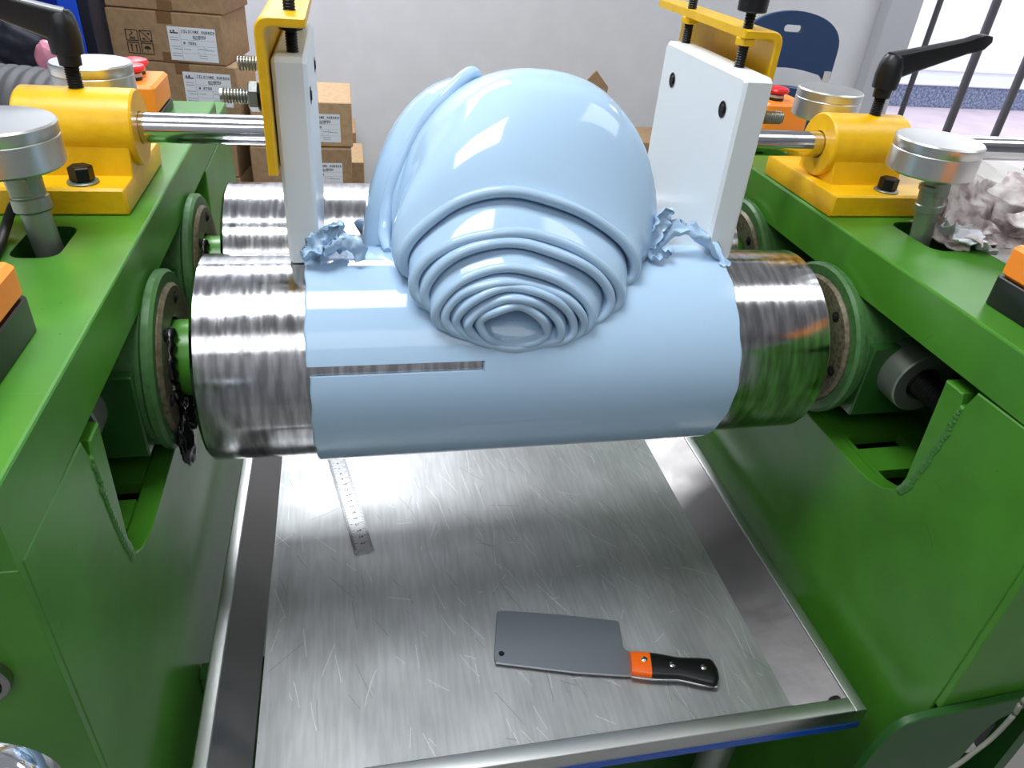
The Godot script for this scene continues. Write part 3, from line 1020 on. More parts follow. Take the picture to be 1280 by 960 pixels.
# ------------------------------------------------------------------ rubber
func sheet() -> void:
	# a skin round the front roller with a strip cut out at the left
	var m := st()
	var ro := R + 0.006
	var ri := R + 0.0004
	var a0 := deg_to_rad(128.0)
	var g0 := deg_to_rad(24.9)
	var g1 := deg_to_rad(20.0)
	var a1 := deg_to_rad(-125.0)
	var cut := -0.0533
	var rows := []
	for k in 61:
		rows.append(lerpf(a0, g0, k / 60.0))
	for k in 3:
		rows.append(lerpf(g0, g1, (k + 1) / 3.0))
	for k in 84:
		rows.append(lerpf(g1, a1, (k + 1) / 84.0))
	var cols := []
	for k in 21:
		cols.append(lerpf(0, 1, k / 20.0))
	var left := func(a: float) -> float: return -0.2088 + 0.0007 * sin(a * 7.0) + 0.0005 * sin(a * 23.0) + (0.0012 if a < g0 - 0.02 else 0.0)
	var right := func(a: float) -> float: return 0.2025 + 0.0012 * sin(a * 5.0 + 1.0) + 0.0006 * sin(a * 19.0)
	var at := func(x: float, a: float, r: float) -> Vector3: return Vector3(x, r * sin(a), r * cos(a))
	for i in rows.size() - 1:
		var t0: float = rows[i]
		var t1: float = rows[i + 1]
		var in_cut := t0 <= g0 + 0.0001 and t1 >= g1 - 0.0001
		var l0: float = left.call(t0)
		var l1: float = left.call(t1)
		if in_cut:
			l0 = cut
			l1 = cut
		var r0: float = right.call(t0)
		var r1: float = right.call(t1)
		var e := 0.0022
		# columns: rounded edge, run, rounded edge
		var c0 := [[l0, ri], [l0, ro - e], [l0 + e * 0.3, ro - e * 0.3], [l0 + e, ro], [lerpf(l0, r0, 0.5), ro], [r0 - e, ro], [r0 - e * 0.3, ro - e * 0.3], [r0, ro - e], [r0, ri]]
		var c1 := [[l1, ri], [l1, ro - e], [l1 + e * 0.3, ro - e * 0.3], [l1 + e, ro], [lerpf(l1, r1, 0.5), ro], [r1 - e, ro], [r1 - e * 0.3, ro - e * 0.3], [r1, ro - e], [r1, ri]]
		var nn := [Vector2(-1, 0), Vector2(-1, 0.1), Vector2(-0.7, 0.7), Vector2(0, 1), Vector2(0, 1), Vector2(0, 1), Vector2(0.7, 0.7), Vector2(1, 0.1), Vector2(1, 0)]
		for j in 8:
			var ps := [at.call(c0[j][0], t0, c0[j][1]), at.call(c0[j + 1][0], t0, c0[j + 1][1]), at.call(c1[j + 1][0], t1, c1[j + 1][1]), at.call(c1[j][0], t1, c1[j][1])]
			var ns := []
			for q in [[j, t0], [j + 1, t0], [j + 1, t1], [j, t1]]:
				var v: Vector2 = nn[q[0]]
				ns.append(Vector3(v.x, v.y * sin(q[1]), v.y * cos(q[1])).normalized())
			tri(m, ps[0], ps[1], ps[2], ns[0], ns[1], ns[2])
			tri(m, ps[0], ps[2], ps[3], ns[0], ns[2], ns[3])
	# long walls of the cut, and the two ends
	for w in [[g0, -1.0], [g1, 1.0]]:
		var a: float = w[0]
		var n: Vector3 = Vector3(0, cos(a), -sin(a)) * float(w[1])
		var xl: float = left.call(a)
		quad(m, at.call(xl, a, ri), at.call(cut, a, ri), at.call(cut, a, ro), at.call(xl, a, ro), n)
	for w in [[a0, 1.0], [a1, -1.0]]:
		var a: float = w[0]
		quad(m, at.call(-0.208, a, ri), at.call(0.202, a, ri), at.call(0.202, a, ro), at.call(-0.208, a, ro), Vector3(0, cos(a), -sin(a)) * w[1])
	var o := build("rubber_sheet", m, M.dough)
	tag(o, "pale blue rubber sheet wrapped round the front steel roller, with a strip cut out", "rubber sheet")

func loop3(flat: Array, c: float, count := 72, tilt := 0.35) -> Array:
	# a lip outline given as x, y in the plane z + tilt y = c, closed along the roller below
	var pts := []
	for i in range(0, flat.size(), 2):
		pts.append(Vector2(flat[i], flat[i + 1]))
	var open := smooth_path(pts, 6)
	var a: Vector2 = open[open.size() - 1]
	var b: Vector2 = open[0]
	var low := minf(a.y, b.y) - 0.005
	for k in 10:
		var u := (k + 1) / 11.0
		open.append(Vector2(lerpf(a.x, b.x, u), lerpf(lerpf(a.y, b.y, u), low, sin(u * PI) * 0.9)))
	var out := ring_of(open, count)
	for pass_ in 5:
		var nxt := []
		for j in count:
			nxt.append((out[j] * 2.0 + out[(j + 1) % count] + out[(j + count - 1) % count]) / 4.0)
		out = nxt
	return out

func dough_roll() -> void:
	var t := base("rubber_roll", "big rolled up ball of glossy pale blue rubber sitting on the rollers", "rubber roll")
	# plane of each lip (z + tilt y = c) and its outline x, y from the left foot over the top to the right foot
	var loops := [
		[0.0481, -0.012, [-0.1273, 0.1038, -0.1299, 0.1218, -0.1249, 0.1383, -0.1146, 0.1508, -0.0976, 0.1653, -0.0808, 0.1782, -0.0572, 0.1868, -0.0298, 0.1913, -0.0046, 0.1866, 0.0386, 0.1717, 0.0804, 0.1466, 0.0977, 0.1291, 0.1049, 0.1159, 0.1055, 0.1000, 0.1009, 0.0898]],
		[0.0781, 0.050, [-0.1136, 0.0866, -0.1212, 0.1036, -0.1212, 0.1133, -0.1109, 0.1314, -0.0825, 0.1505, -0.0588, 0.1575, -0.0313, 0.1609, -0.0078, 0.1581, 0.0366, 0.1426, 0.0710, 0.1171, 0.0841, 0.0971, 0.0850, 0.0807, 0.0775, 0.0726]],
		[0.0825, 0.043, [-0.1035, 0.0827, -0.1106, 0.0915, -0.1120, 0.1006, -0.1092, 0.1111, -0.0998, 0.1264, -0.0884, 0.1379, -0.0749, 0.1457, -0.0546, 0.1512, -0.0318, 0.1533, -0.0141, 0.1510, 0.0043, 0.1451, 0.0238, 0.1384, 0.0427, 0.1292, 0.0569, 0.1182, 0.0679, 0.1055, 0.0736, 0.0934, 0.0729, 0.0820, 0.0611, 0.0657]],
		[0.0891, 0.023, [-0.0950, 0.0710, -0.1015, 0.0792, -0.1030, 0.0886, -0.0969, 0.1023, -0.0869, 0.1149, -0.0747, 0.1229, -0.0598, 0.1293, -0.0448, 0.1335, -0.0296, 0.1348, -0.0094, 0.1301, 0.0117, 0.1216, 0.0290, 0.1113, 0.0442, 0.0983, 0.0520, 0.0852, 0.0531, 0.0720, 0.0433, 0.0580]],
		[0.0894, -0.009, [-0.0846, 0.0681, -0.0926, 0.0773, -0.0942, 0.0877, -0.0869, 0.1008, -0.0756, 0.1114, -0.0572, 0.1186, -0.0379, 0.1228, -0.0106, 0.1178, 0.0174, 0.1071, 0.0322, 0.0964, 0.0422, 0.0838, 0.0462, 0.0720, 0.0437, 0.0618, 0.0355, 0.0544]],
		[0.0896, -0.037, [-0.0718, 0.0638, -0.0814, 0.0725, -0.0846, 0.0816, -0.0768, 0.0967, -0.0641, 0.1082, -0.0492, 0.1156, -0.0327, 0.1184, -0.0147, 0.1157, 0.0040, 0.1090, 0.0201, 0.0974, 0.0307, 0.0847, 0.0348, 0.0719, 0.0334, 0.0599, 0.0220, 0.0533]],
		[0.0896, -0.067, [-0.0595, 0.0593, -0.0702, 0.0700, -0.0743, 0.0802, -0.0665, 0.0923, -0.0551, 0.1009, -0.0429, 0.1070, -0.0312, 0.1099, -0.0167, 0.1072, -0.0015, 0.1003, 0.0116, 0.0892, 0.0196, 0.0788, 0.0221, 0.0667, 0.0204, 0.0570, 0.0102, 0.0530]],
		[0.0850, -0.137, [-0.0500, 0.0595, -0.0580, 0.0688, -0.0631, 0.0804, -0.0595, 0.0889, -0.0494, 0.0954, -0.0379, 0.1010, -0.0253, 0.1023, -0.0118, 0.0969, 0.0013, 0.0861, 0.0074, 0.0744, 0.0089, 0.0635, -0.0012, 0.0547]]]
	var th := 0.0082
	var before := []
	for k in loops.size():
		var c: float = loops[k][0]
		var tilt: float = loops[k][1]
		var ring := loop3(loops[k][2], c)
		var n := ring.size()
		# inward direction in the plane of the lip
		th = [0.0108, 0.0098, 0.0092, 0.0088, 0.0082, 0.008, 0.008, 0.008][k]
		var inw := []
		for j in n:
			var d: Vector2 = (ring[(j + 1) % n] - ring[(j + n - 1) % n]).normalized()
			inw.append(Vector2(d.y, -d.x))
		var cen := Vector2.ZERO
		for q in ring:
			cen += q / n
		var sgn := 0.0
		for j in n:
			sgn += inw[j].dot(cen - ring[j])
		sgn = signf(sgn)
		var m := st()
		var rows := []
		for i in 9:
			var a := PI * i / 8.0
			rows.append([th / 2 - cos(a) * th / 2, -sin(a) * th * 0.5 + th * 0.5])
		for dpt in [0.012, 0.03, 0.055]:
			rows.append([th + 0.0005, dpt])
		var rings := []
		if k == 0:
			# outer wrap: the dome from its back to the lip
			# slices from back to front: z and y of the top, half width, z at the foot
			for q in [[-0.2085, 0.1300, 0.0400, -0.2085], [-0.2045, 0.1550, 0.0750, -0.2045], [-0.1900, 0.1900, 0.1050, -0.1900], [-0.1590, 0.2275, 0.1250, -0.1590], [-0.1175, 0.2530, 0.1330, -0.1175], [-0.0850, 0.2614, 0.1340, -0.0850], [-0.0733, 0.2630, 0.1340, -0.0744], [-0.0616, 0.2633, 0.1340, -0.0651], [-0.0498, 0.2624, 0.1340, -0.0564], [-0.0382, 0.2602, 0.1340, -0.0480], [-0.0328, 0.2586, 0.1340, -0.0397], [-0.0275, 0.2567, 0.1340, -0.0316], [-0.0223, 0.2544, 0.1340, -0.0237], [-0.0173, 0.2517, 0.1340, -0.0159], [-0.0097, 0.2470, 0.1335, -0.0081], [-0.0023, 0.2420, 0.1325, -0.0005], [0.0048, 0.2365, 0.1312, 0.0071], [0.0116, 0.2307, 0.1295, 0.0146], [0.0214, 0.2211, 0.1276, 0.0220], [0.0303, 0.2106, 0.1255, 0.0294], [0.0383, 0.1994, 0.1231, 0.0367], [0.0453, 0.1876, 0.1205, 0.0440]]:
				var row := PackedVector3Array()
				var zt: float = q[0]
				var yt: float = q[1]
				var zb: float = q[3]
				var k2 := smoothstep(-0.03, 0.042, zt)
				var cx := lerpf(0.009, -0.0105, k2)
				for j in n:
					var p: Vector2 = ring[j]
					var nx: float = (p.x + 0.0105) / 0.1195
					var ny: float = (p.y - 0.09) / 0.1013
					var ang := atan2(ny, nx)
					var ell := Vector2(signf(cos(ang)) * pow(absf(cos(ang)), 0.8 if cos(ang) > 0.0 else 1.0), signf(sin(ang)) * pow(absf(sin(ang)), 0.86))
					if ny < 0.0:
						ell = Vector2(nx, ny)
					var nn2 := ell.lerp(Vector2(nx, ny), k2)
					var y: float = 0.09 + (yt - 0.09) * nn2.y if nn2.y > 0.0 else 0.09 + 0.1013 * nn2.y
					row.append(push_out(Vector3(cx + q[2] * nn2.x, y, lerpf(zb, zt, clampf((y - 0.09) / (yt - 0.09), -0.3, 1.0)))))
				rings.append(row)
		if k > 0:
			# the band that runs back under the lip of the layer before
			for i in 7:
				var u := 1.0 - i / 6.0
				var row := PackedVector3Array()
				for j in n:
					var pv: Vector3 = before[j]
					var z0: float = c - th * 0.5 + 0.0012 * sin(j * 0.35 + k * 1.9) - tilt * ring[j].y
					var pa := Vector3(ring[j].x, ring[j].y, z0)
					var e := 1.0 - pow(1.0 - u, 1.6)
					row.append(push_out(Vector3(lerpf(pa.x, pv.x, e), lerpf(pa.y, pv.y, e), lerpf(pa.z, pv.z - 0.013, u)), R + 0.0066))
				rings.append(row)
		before.clear()
		for j in n:
			var q: Vector2 = ring[j] + inw[j] * sgn * th
			before.append(Vector3(q.x, q.y, c - th * 0.5 - tilt * q.y))
		for r in rows:
			var row := PackedVector3Array()
			for j in n:
				var p: Vector2 = ring[j] + inw[j] * sgn * r[0]
				var wob: float = 0.0012 * sin(j * 0.35 + k * 1.9)
				var z: float = c - r[1] + wob - tilt * p.y
				row.append(push_out(Vector3(p.x, p.y, z), R + 0.0066))
			rings.append(row)
		loft(m, rings, true, 1 if k == 0 else 0)
		if k == 0:
			build("outer_wrap", m, M.dough, t)
		else:
			build("layer", m, M.dough, t)
	# tongue folded inside the core
	var m := st()
	var rings := []
	for i in 9:
		var u := i / 8.0
		var row := PackedVector3Array()
		for j in 9:
			var v := j / 8.0
			row.append(Vector3(lerpf(-0.052, 0.0, u), 0.069 + 0.011 * sin(u * 2.4) - 0.01 * v, 0.062 + 0.016 * v - 0.012 * u))
		rings.append(row)
	loft(m, rings, false, 0, 1)
	build("core_fold", m, M.dough, t)
	# second lobe of the roll behind, on the left
	m = st()
	rings = []
	var prof2 := [[-0.0, 0.05, 0.15], [-0.015, 0.09, 0.20], [-0.03, 0.112, 0.232], [-0.05, 0.1225, 0.246], [-0.075, 0.1265, 0.244], [-0.105, 0.124, 0.226], [-0.14, 0.112, 0.19], [-0.17, 0.09, 0.15], [-0.195, 0.06, 0.115], [-0.2, 0.02, 0.09]]
	for q in prof2:
		var row := PackedVector3Array()
		for j in 64:
			var a := TAU * j / 64
			var y: float = 0.05 + (q[2] - 0.05) * sin(a) if sin(a) > 0 else 0.05 + 0.02 * sin(a)
			var x: float = -0.031 + q[1] * signf(cos(a)) * pow(absf(cos(a)), 0.85)
			row.append(push_out(Vector3(x, y, q[0] - 0.3 * (y - 0.05))))
		rings.append(row)
	loft(m, rings)
	build("rear_lobe", m, M.dough, t)
	# rounded edge of the outer wrap where it lies on that lobe
	m = st()
	var rp := [Vector3(-0.030, 0.2605, -0.106), Vector3(-0.0433, 0.2563, -0.1), Vector3(-0.0679, 0.2269, -0.095), Vector3(-0.0954, 0.1931, -0.09), Vector3(-0.1136, 0.16, -0.08), Vector3(-0.1232, 0.1306, -0.07), Vector3(-0.1279, 0.1089, -0.05), Vector3(-0.1266, 0.103, -0.02)]
	for i in rp.size():
		rp[i] += Vector3(-0.003, -0.001, 0.0)
	rp[0] = Vector3(-0.037, 0.246, -0.112)
	rp[1] += Vector3(-0.002, -0.005, 0)
	for i in range(2, rp.size()):
		rp[i] += Vector3(-0.0035, 0.005, 0.0125)
	var rr := []
	for i in 43:
		rr.append(0.0066 * smoothstep(-6.0, 3.0, i) * (1.0 - 0.5 * smoothstep(36.0, 43.0, i)))
	tube(m, smooth_path(rp, 6), rr, 14, 1.0, Vector3(0, 0, 1))
	build("wrap_edge", m, M.dough, t)
	# curled hem at the foot of the lobe
	m = st()
	tube(m, smooth_path([Vector3(-0.1575, 0.0584, -0.17), Vector3(-0.1547, 0.0751, -0.15), Vector3(-0.1457, 0.0823, -0.125), Vector3(-0.137, 0.083, -0.105), Vector3(-0.1296, 0.0831, -0.085), Vector3(-0.1235, 0.083, -0.066)], 6), [0.004, 0.006, 0.0075, 0.0085, 0.009, 0.0095, 0.01, 0.0105, 0.011, 0.011], 14, 0.5, Vector3(0, 0, 1))
	build("hem", m, M.dough, t)

func ribbon(m: SurfaceTool, path: Array, w: float, twist: float, sd: int, thick := 0.0032, bend := 0.5) -> void:
	var f := FastNoiseLite.new()
	f.seed = sd
	f.fractal_octaves = 2
	f.frequency = 1.0
	var pts := smooth_path(path, 8)
	var rings := []
	var n := pts.size()
	for i in n:
		var u := float(i) / (n - 1)
		var d: Vector3 = (pts[mini(i + 1, n - 1)] - pts[maxi(i - 1, 0)]).normalized()
		var side := d.cross(Vector3.UP)
		if side.length() < 0.05:
			side = Vector3.RIGHT
		side = side.normalized().rotated(d, twist * u + 0.6 * f.get_noise_2d(u * 5.0, 3.0))
		var nn := side.cross(d).normalized()
		var ww := w * (0.75 + 0.5 * f.get_noise_2d(u * 4.0, 9.0)) * (0.35 + 0.65 * sin(PI * clampf(0.08 + u * 0.9, 0, 1)))
		var ring := PackedVector3Array()
		for j in 12:
			var v := j / 11.0 * 2.0 - 1.0
			ring.append(pts[i] + side * v * ww + nn * (bend * ww * (v * v - 0.3) + 0.2 * w * f.get_noise_2d(u * 4.0, v * 1.2)) + nn * thick / 2)
		for j in 12:
			var v := 1.0 - j / 11.0 * 2.0
			ring.append(pts[i] + side * v * ww + nn * (bend * ww * (v * v - 0.3) + 0.2 * w * f.get_noise_2d(u * 4.0, v * 1.2)) - nn * thick / 2)
		for j in ring.size():
			ring[j] = push_out(ring[j])
		rings.append(ring)
	loft(m, rings)

func scraps() -> void:
	var m := st()
	ribbon(m, [Vector3(-0.209, 0.112, 0.022), Vector3(-0.198, 0.122, 0.020), Vector3(-0.186, 0.128, 0.016), Vector3(-0.178, 0.142, 0.012)], 0.013, 1.2, 3, 0.004, 0.8)
	ribbon(m, [Vector3(-0.192, 0.118, 0.026), Vector3(-0.18, 0.124, 0.02), Vector3(-0.165, 0.122, 0.018), Vector3(-0.160, 0.110, 0.022)], 0.012, -1.6, 8, 0.004, 0.9)
	ribbon(m, [Vector3(-0.203, 0.113, 0.012), Vector3(-0.188, 0.12, 0.004), Vector3(-0.172, 0.118, -0.006)], 0.015, 0.7, 12, 0.004, 0.7)
	ribbon(m, [Vector3(-0.19, 0.125, 0.014), Vector3(-0.181, 0.134, 0.014), Vector3(-0.174, 0.143, 0.008)], 0.009, 2.4, 15, 0.004, 1.0)
	tag(build("rubber_scrap", m, M.dough), "crumpled scrap of blue rubber at the foot of the left guide plate", "rubber scrap", "rubber scraps")
	m = st()
	ribbon(m, [Vector3(0.124, 0.112, 0.012), Vector3(0.134, 0.118, 0.008), Vector3(0.148, 0.132, 0.006), Vector3(0.165, 0.131, 0.006), Vector3(0.184, 0.121, 0.008), Vector3(0.199, 0.108, 0.016), Vector3(0.204, 0.100, 0.026)], 0.0125, 0.5, 21, 0.005, 0.55)
	ribbon(m, [Vector3(0.127, 0.112, 0.008), Vector3(0.129, 0.128, 0.006), Vector3(0.136, 0.145, 0.0), Vector3(0.146, 0.152, 0.0)], 0.0105, 1.9, 26, 0.004, 0.9)
	ribbon(m, [Vector3(0.122, 0.108, 0.018), Vector3(0.132, 0.114, 0.018), Vector3(0.146, 0.116, 0.016)], 0.009, 2.6, 31, 0.004, 0.9)
	tag(build("rubber_scrap", m, M.dough), "crumpled tongue of blue rubber at the foot of the right guide plate", "rubber scrap", "rubber scraps")

# ------------------------------------------------------------------ tools in the tray
func ruler_texture() -> ImageTexture:
	var im := Image.create(64, 1024, false, Image.FORMAT_RGB8)
	im.fill(grey(0.82))
	for k in 200:
		var y := 4 + k * 5
		var l := 9
		if k % 5 == 0:
			l = 14
		if k % 10 == 0:
			l = 20
		im.fill_rect(Rect2i(0, y, l, 2), grey(0.1))
		if k % 2 == 0:
			im.fill_rect(Rect2i(64 - l, y, l, 2), grey(0.1))
	for k in 20:
		digits(im, str(k + 1), 28, 8 + k * 50, 2, Color(0.1, 0.1, 0.1))
	return ImageTexture.create_from_image(im)

const GLYPHS := {"0": "75557", "1": "26227", "2": "71747", "3": "71717", "4": "55711", "5": "74717", "6": "74757", "7": "71222", "8": "75757", "9": "75717", "S": "34216", "I": "72227", "L": "44447", "C": "34443", "O": "25552", "N": "57775", "E": "74647", "R": "65655", "U": "55557", "B": "65656", "W": "55775", "-": "00700", " ": "00000"}

func digits(im: Image, text: String, x: int, y: int, k: int, c: Color) -> void:
	for ch in text:
		var g: String = GLYPHS.get(ch, "77777")
		for r in 5:
			var v := g[r].to_int()
			for b in 3:
				if v & (4 >> b):
					im.fill_rect(Rect2i(x + b * k, y + r * k, k, k), c)
		x += 4 * k

func tools() -> void:
	# steel rule
	var t := base("steel_rule", "thin steel ruler lying in the tray, partly hidden under the front roller", "ruler", Vector3(-0.168, -0.2995, -0.013))
	t.rotation.y = atan2(0.035, 0.19) * 1.0
	var m := st()
	var l := 0.24
	var rm := mat(grey(0.6), 0.26, 1.0)
	rm.albedo_texture = ruler_texture()
	box(m, Vector3(-0.0122, 0, -l), Vector3(0.0122, 0.0014, 0), 0.0)
	build("blade", m, M.steel, t)
	m = st()
	quad(m, Vector3(-0.0122, 0.00155, 0), Vector3(0.0122, 0.00155, 0), Vector3(0.0122, 0.00155, -l), Vector3(-0.0122, 0.00155, -l), Vector3.UP)
	build("scale", m, rm, t)
	# cleaver lying flat
	var yk := -0.2998
	var k := base("cleaver", "kitchen cleaver with black and orange handle lying on the tray floor", "knife", Vector3(0, yk, 0))
	var outline := [Vector2(-0.034, 0.171), Vector2(-0.0345, 0.164), Vector2(-0.0215, 0.108), Vector2(-0.019, 0.1035), Vector2(-0.014, 0.1025), Vector2(0.05, 0.1165), Vector2(0.112, 0.1335), Vector2(0.1165, 0.135), Vector2(0.1175, 0.1375), Vector2(0.112, 0.168), Vector2(0.1125, 0.1735), Vector2(0.1175, 0.1775), Vector2(0.123, 0.1795), Vector2(0.1095, 0.207), Vector2(0.1025, 0.2065), Vector2(0.05, 0.195)]
	m = st()
	var poly := PackedVector2Array(outline)
	prism(m, poly, 0.0035, 0.0062, 0.0007, along("py"))
	build("blade", m, M.blade, k)
	m = st()
	cyl(m, 0.0032, 0.0058, 0.0064, 0.0, 18, Transform3D(Basis(), Vector3(-0.0255, 0, 0.1605)))
	build("hanging_hole", m, M.dark_hole, k)
	# handle: axis from the bolster to the butt
	var h0 := Vector3(0.1115, 0.008, 0.1945)
	var h1 := Vector3(0.204, 0.008, 0.2165)
	var ax := (h1 - h0).normalized()
	var sd := Vector3(-ax.z, 0, ax.x)
	var section := func(u: float, grow := 0.0) -> PackedVector3Array:
		var w := 0.0138 + 0.0012 * sin(u * 7.0)
		if u > 0.55:
			w += 0.003 * sin((u - 0.55) / 0.45 * PI * 0.75)
		if u > 0.93:
			w *= 1.0 - pow((u - 0.93) / 0.07, 2) * 0.55
		var hh := 0.0078
		if u > 0.93:
			hh *= 1.0 - pow((u - 0.93) / 0.07, 2) * 0.5
		var row := PackedVector3Array()
		for j in 24:
			var th := TAU * j / 24
			var cx := signf(cos(th)) * pow(absf(cos(th)), 0.7)
			var cy := signf(sin(th)) * pow(absf(sin(th)), 0.7)
			row.append(h0.lerp(h1, u) + sd * ((w + grow) * cx + 0.0025 * maxf(u - 0.3, 0.0) * 2.0) + Vector3.UP * (hh + grow) * cy)
		return row
	var rings := []
	for i in 23:
		rings.append(section.call(lerpf(0.225, 1.0, i / 22.0)))
	m = st()
	loft(m, rings)
	build("handle", m, M.handle_black, k)
	rings = []
	for i in 6:
		rings.append(section.call(lerpf(0.0, 0.226, i / 5.0), 0.0003))
	m = st()
	loft(m, rings)
	build("bolster", m, M.handle_orange, k).set_meta("label", "orange bolster")
	for u in [0.15, 0.47, 0.83]:
		m = st()
		var p: Vector3 = h0.lerp(h1, u) + sd * 0.002 - sd * (0.004 if u < 0.4 else 0.0)
		lathe(m, [Vector2(0.0034, 0.0), Vector2(0.0034, 0.0083), Vector2(0.002, 0.009), Vector2(0, 0.0092)], 20, Transform3D(Basis(), Vector3(p.x, 0.008, p.z)))
		build("rivet", m, M.steel, k)
	m = st()
	var tang := []
	for i in 12:
		var u := lerpf(0.0, 0.97, i / 11.0)
		tang.append(h0.lerp(h1, u) + sd * (0.0146 + 0.0012 * sin(u * 7.0) + (0.004 * sin((u - 0.55) / 0.45 * PI * 0.75) if u > 0.55 else 0.0)) - Vector3.UP * 0.001)
	tube(m, tang, [0.0016], 8)
	build("tang", m, M.steel, k)

func stop_boxes() -> void:
	var rows := [
		[-0.465, -0.380, 0.157, 0.275, 0.1745, 0.149, [], "orange and black switch box at the near end of the left beam"],
		[0.3925, 0.475, 0.153, 0.275, 0.180, 0.1505, [], "orange and black switch box at the near end of the right beam"],
		[-0.478, -0.398, -0.47, -0.375, 0.168, 0.134, [[-0.430, -0.412], [-0.433, -0.447]], "orange emergency stop box with red buttons at the far end of the left beam"],
		[0.452, 0.525, -0.47, -0.395, 0.170, 0.129, [[0.478, -0.425]], "orange emergency stop box with red button at the far end of the right beam"]]
	for a in rows:
		var t := base("stop_box", a[7], "switch box", Vector3.ZERO, "orange switch boxes")
		var m := st()
		prism(m, rrect(a[0], a[2], a[1], a[3], 0.004, 3), TOP, a[5], 0.001, along("py"))
		build("base", m, M.black, t)
		m = st()
		prism(m, rrect(a[0] + 0.0006, a[2] + 0.0006, a[1] - 0.0006, a[3] - 0.0006, 0.006, 4), a[5], a[4], 0.0035, along("py"))
		build("lid", m, M.orange, t)
		for b in a[6]:
			var xf := Transform3D(Basis(), Vector3(b[0], a[4], b[1]))
			m = st()
			cyl(m, 0.0115, 0, 0.004, 0.0, 24, xf)
			build("button_base", m, M.black, t)
			m = st()
			cyl(m, 0.0118, 0.004, 0.0085, 0.0006, 24, xf)
			build("button_collar", m, M.grey_plastic, t)
			m = st()
			lathe(m, [Vector2(0.008, 0.0085), Vector2(0.0155, 0.0115), Vector2(0.0172, 0.0145), Vector2(0.0155, 0.0175), Vector2(0.009, 0.0195), Vector2(0, 0.02)], 36, xf)
			build("button_cap", m, M.red, t)

# ------------------------------------------------------------------ cartons
const HAN := ["000000000000010010000111101111001001001000101111101111010100000000111000010111010111010000111010000111010111010010100010101110111111", "001000100000100111111111000101001101111110110001010101010101101111110100101001001011110010010010000100101000111101111001000010000010", "111001000101001000101111111111001000101010101111010001101100010101001001101001001001010101101010100011100110000000000000000000000000"]

func label_texture(sub: String) -> ImageTexture:
	var im := Image.create(256, 192, false, Image.FORMAT_RGB8)
	im.fill(Color(0.90, 0.91, 0.93))
	var ink := Color(0.13, 0.13, 0.15)
	digits(im, "SILICONE RUBBER", 74, 16, 3, ink)
	for g in 3:
		for i in HAN[g].length():
			if HAN[g][i] == "1":
				im.fill_rect(Rect2i(132 + g * 24 + (i % 11) * 2, 42 + (i / 11) * 2, 2, 2), ink)
	digits(im, sub, 78, 82, 3, ink)
	var soft := Color(0.45, 0.45, 0.48)
	for y in [34, 70, 104, 146]:
		im.fill_rect(Rect2i(66, y, 184, 1), soft)
	im.fill_rect(Rect2i(64, 8, 1, 176), soft)
	im.fill_rect(Rect2i(150, 104, 1, 42), soft)
	im.fill_rect(Rect2i(186, 104, 1, 42), soft)
	im.fill_rect(Rect2i(14, 22, 8, 8), ink)
	im.fill_rect(Rect2i(28, 20, 10, 10), ink)
	im.fill_rect(Rect2i(12, 32, 44, 7), ink)
	var r := RandomNumberGenerator.new()
	r.seed = 4
	for row in [[12, 60], [12, 74], [12, 110], [20, 124], [12, 150], [12, 164], [76, 122], [156, 118], [194, 122], [152, 156], [156, 170]]:
		var x: int = row[0]
		for k in 8:
			var w := r.randi_range(2, 6)
			im.fill_rect(Rect2i(x, row[1], w, 4), soft)
			x += w + 2
			if x > row[0] + 44:
				break
	return ImageTexture.create_from_image(im)

func marks_texture() -> ImageTexture:
	# four handling pictograms in frames on a clear ground of carton colour
	var im := Image.create(128, 128, false, Image.FORMAT_RGBA8)
	im.fill(Color(0.2, 0.17, 0.15, 0.0))
	var c := Color(0.2, 0.17, 0.15, 1.0)
	for a in [[2, 2], [66, 2], [2, 66], [66, 66]]:
		im.fill_rect(Rect2i(a[0], a[1], 58, 4), c)
		im.fill_rect(Rect2i(a[0], a[1] + 54, 58, 4), c)
		im.fill_rect(Rect2i(a[0], a[1], 4, 58), c)
		im.fill_rect(Rect2i(a[0] + 54, a[1], 4, 58), c)
	for k in 24:      # stack limit mark
		im.fill_rect(Rect2i(26 + int(8 * sin(k * 0.25)), 12 + k, 4, 2), c)
	for k in 3:
		im.fill_rect(Rect2i(18, 40 + k * 5, 28, 2), c)
	for k in 50:      # diagonal stroke
		im.fill_rect(Rect2i(70 + k, 6 + k, 4, 3), c)
	im.fill_rect(Rect2i(104, 14, 10, 10), c)
	im.fill_rect(Rect2i(78, 42, 12, 8), c)
	for x in [16, 38]:  # this way up
		im.fill_rect(Rect2i(x + 3, 82, 5, 32), c)
		for k in 7:
			im.fill_rect(Rect2i(x + 5 - k, 76 + k, 1 + 2 * k, 2), c)
	for k in 16:      # umbrella
		var h := int(sqrt(256.0 - pow(k, 2.0)))
		im.fill_rect(Rect2i(95 - h, 96 - k, h * 2, 1), c)
	im.fill_rect(Rect2i(93, 96, 3, 18), c)
	return ImageTexture.create_from_image(im)

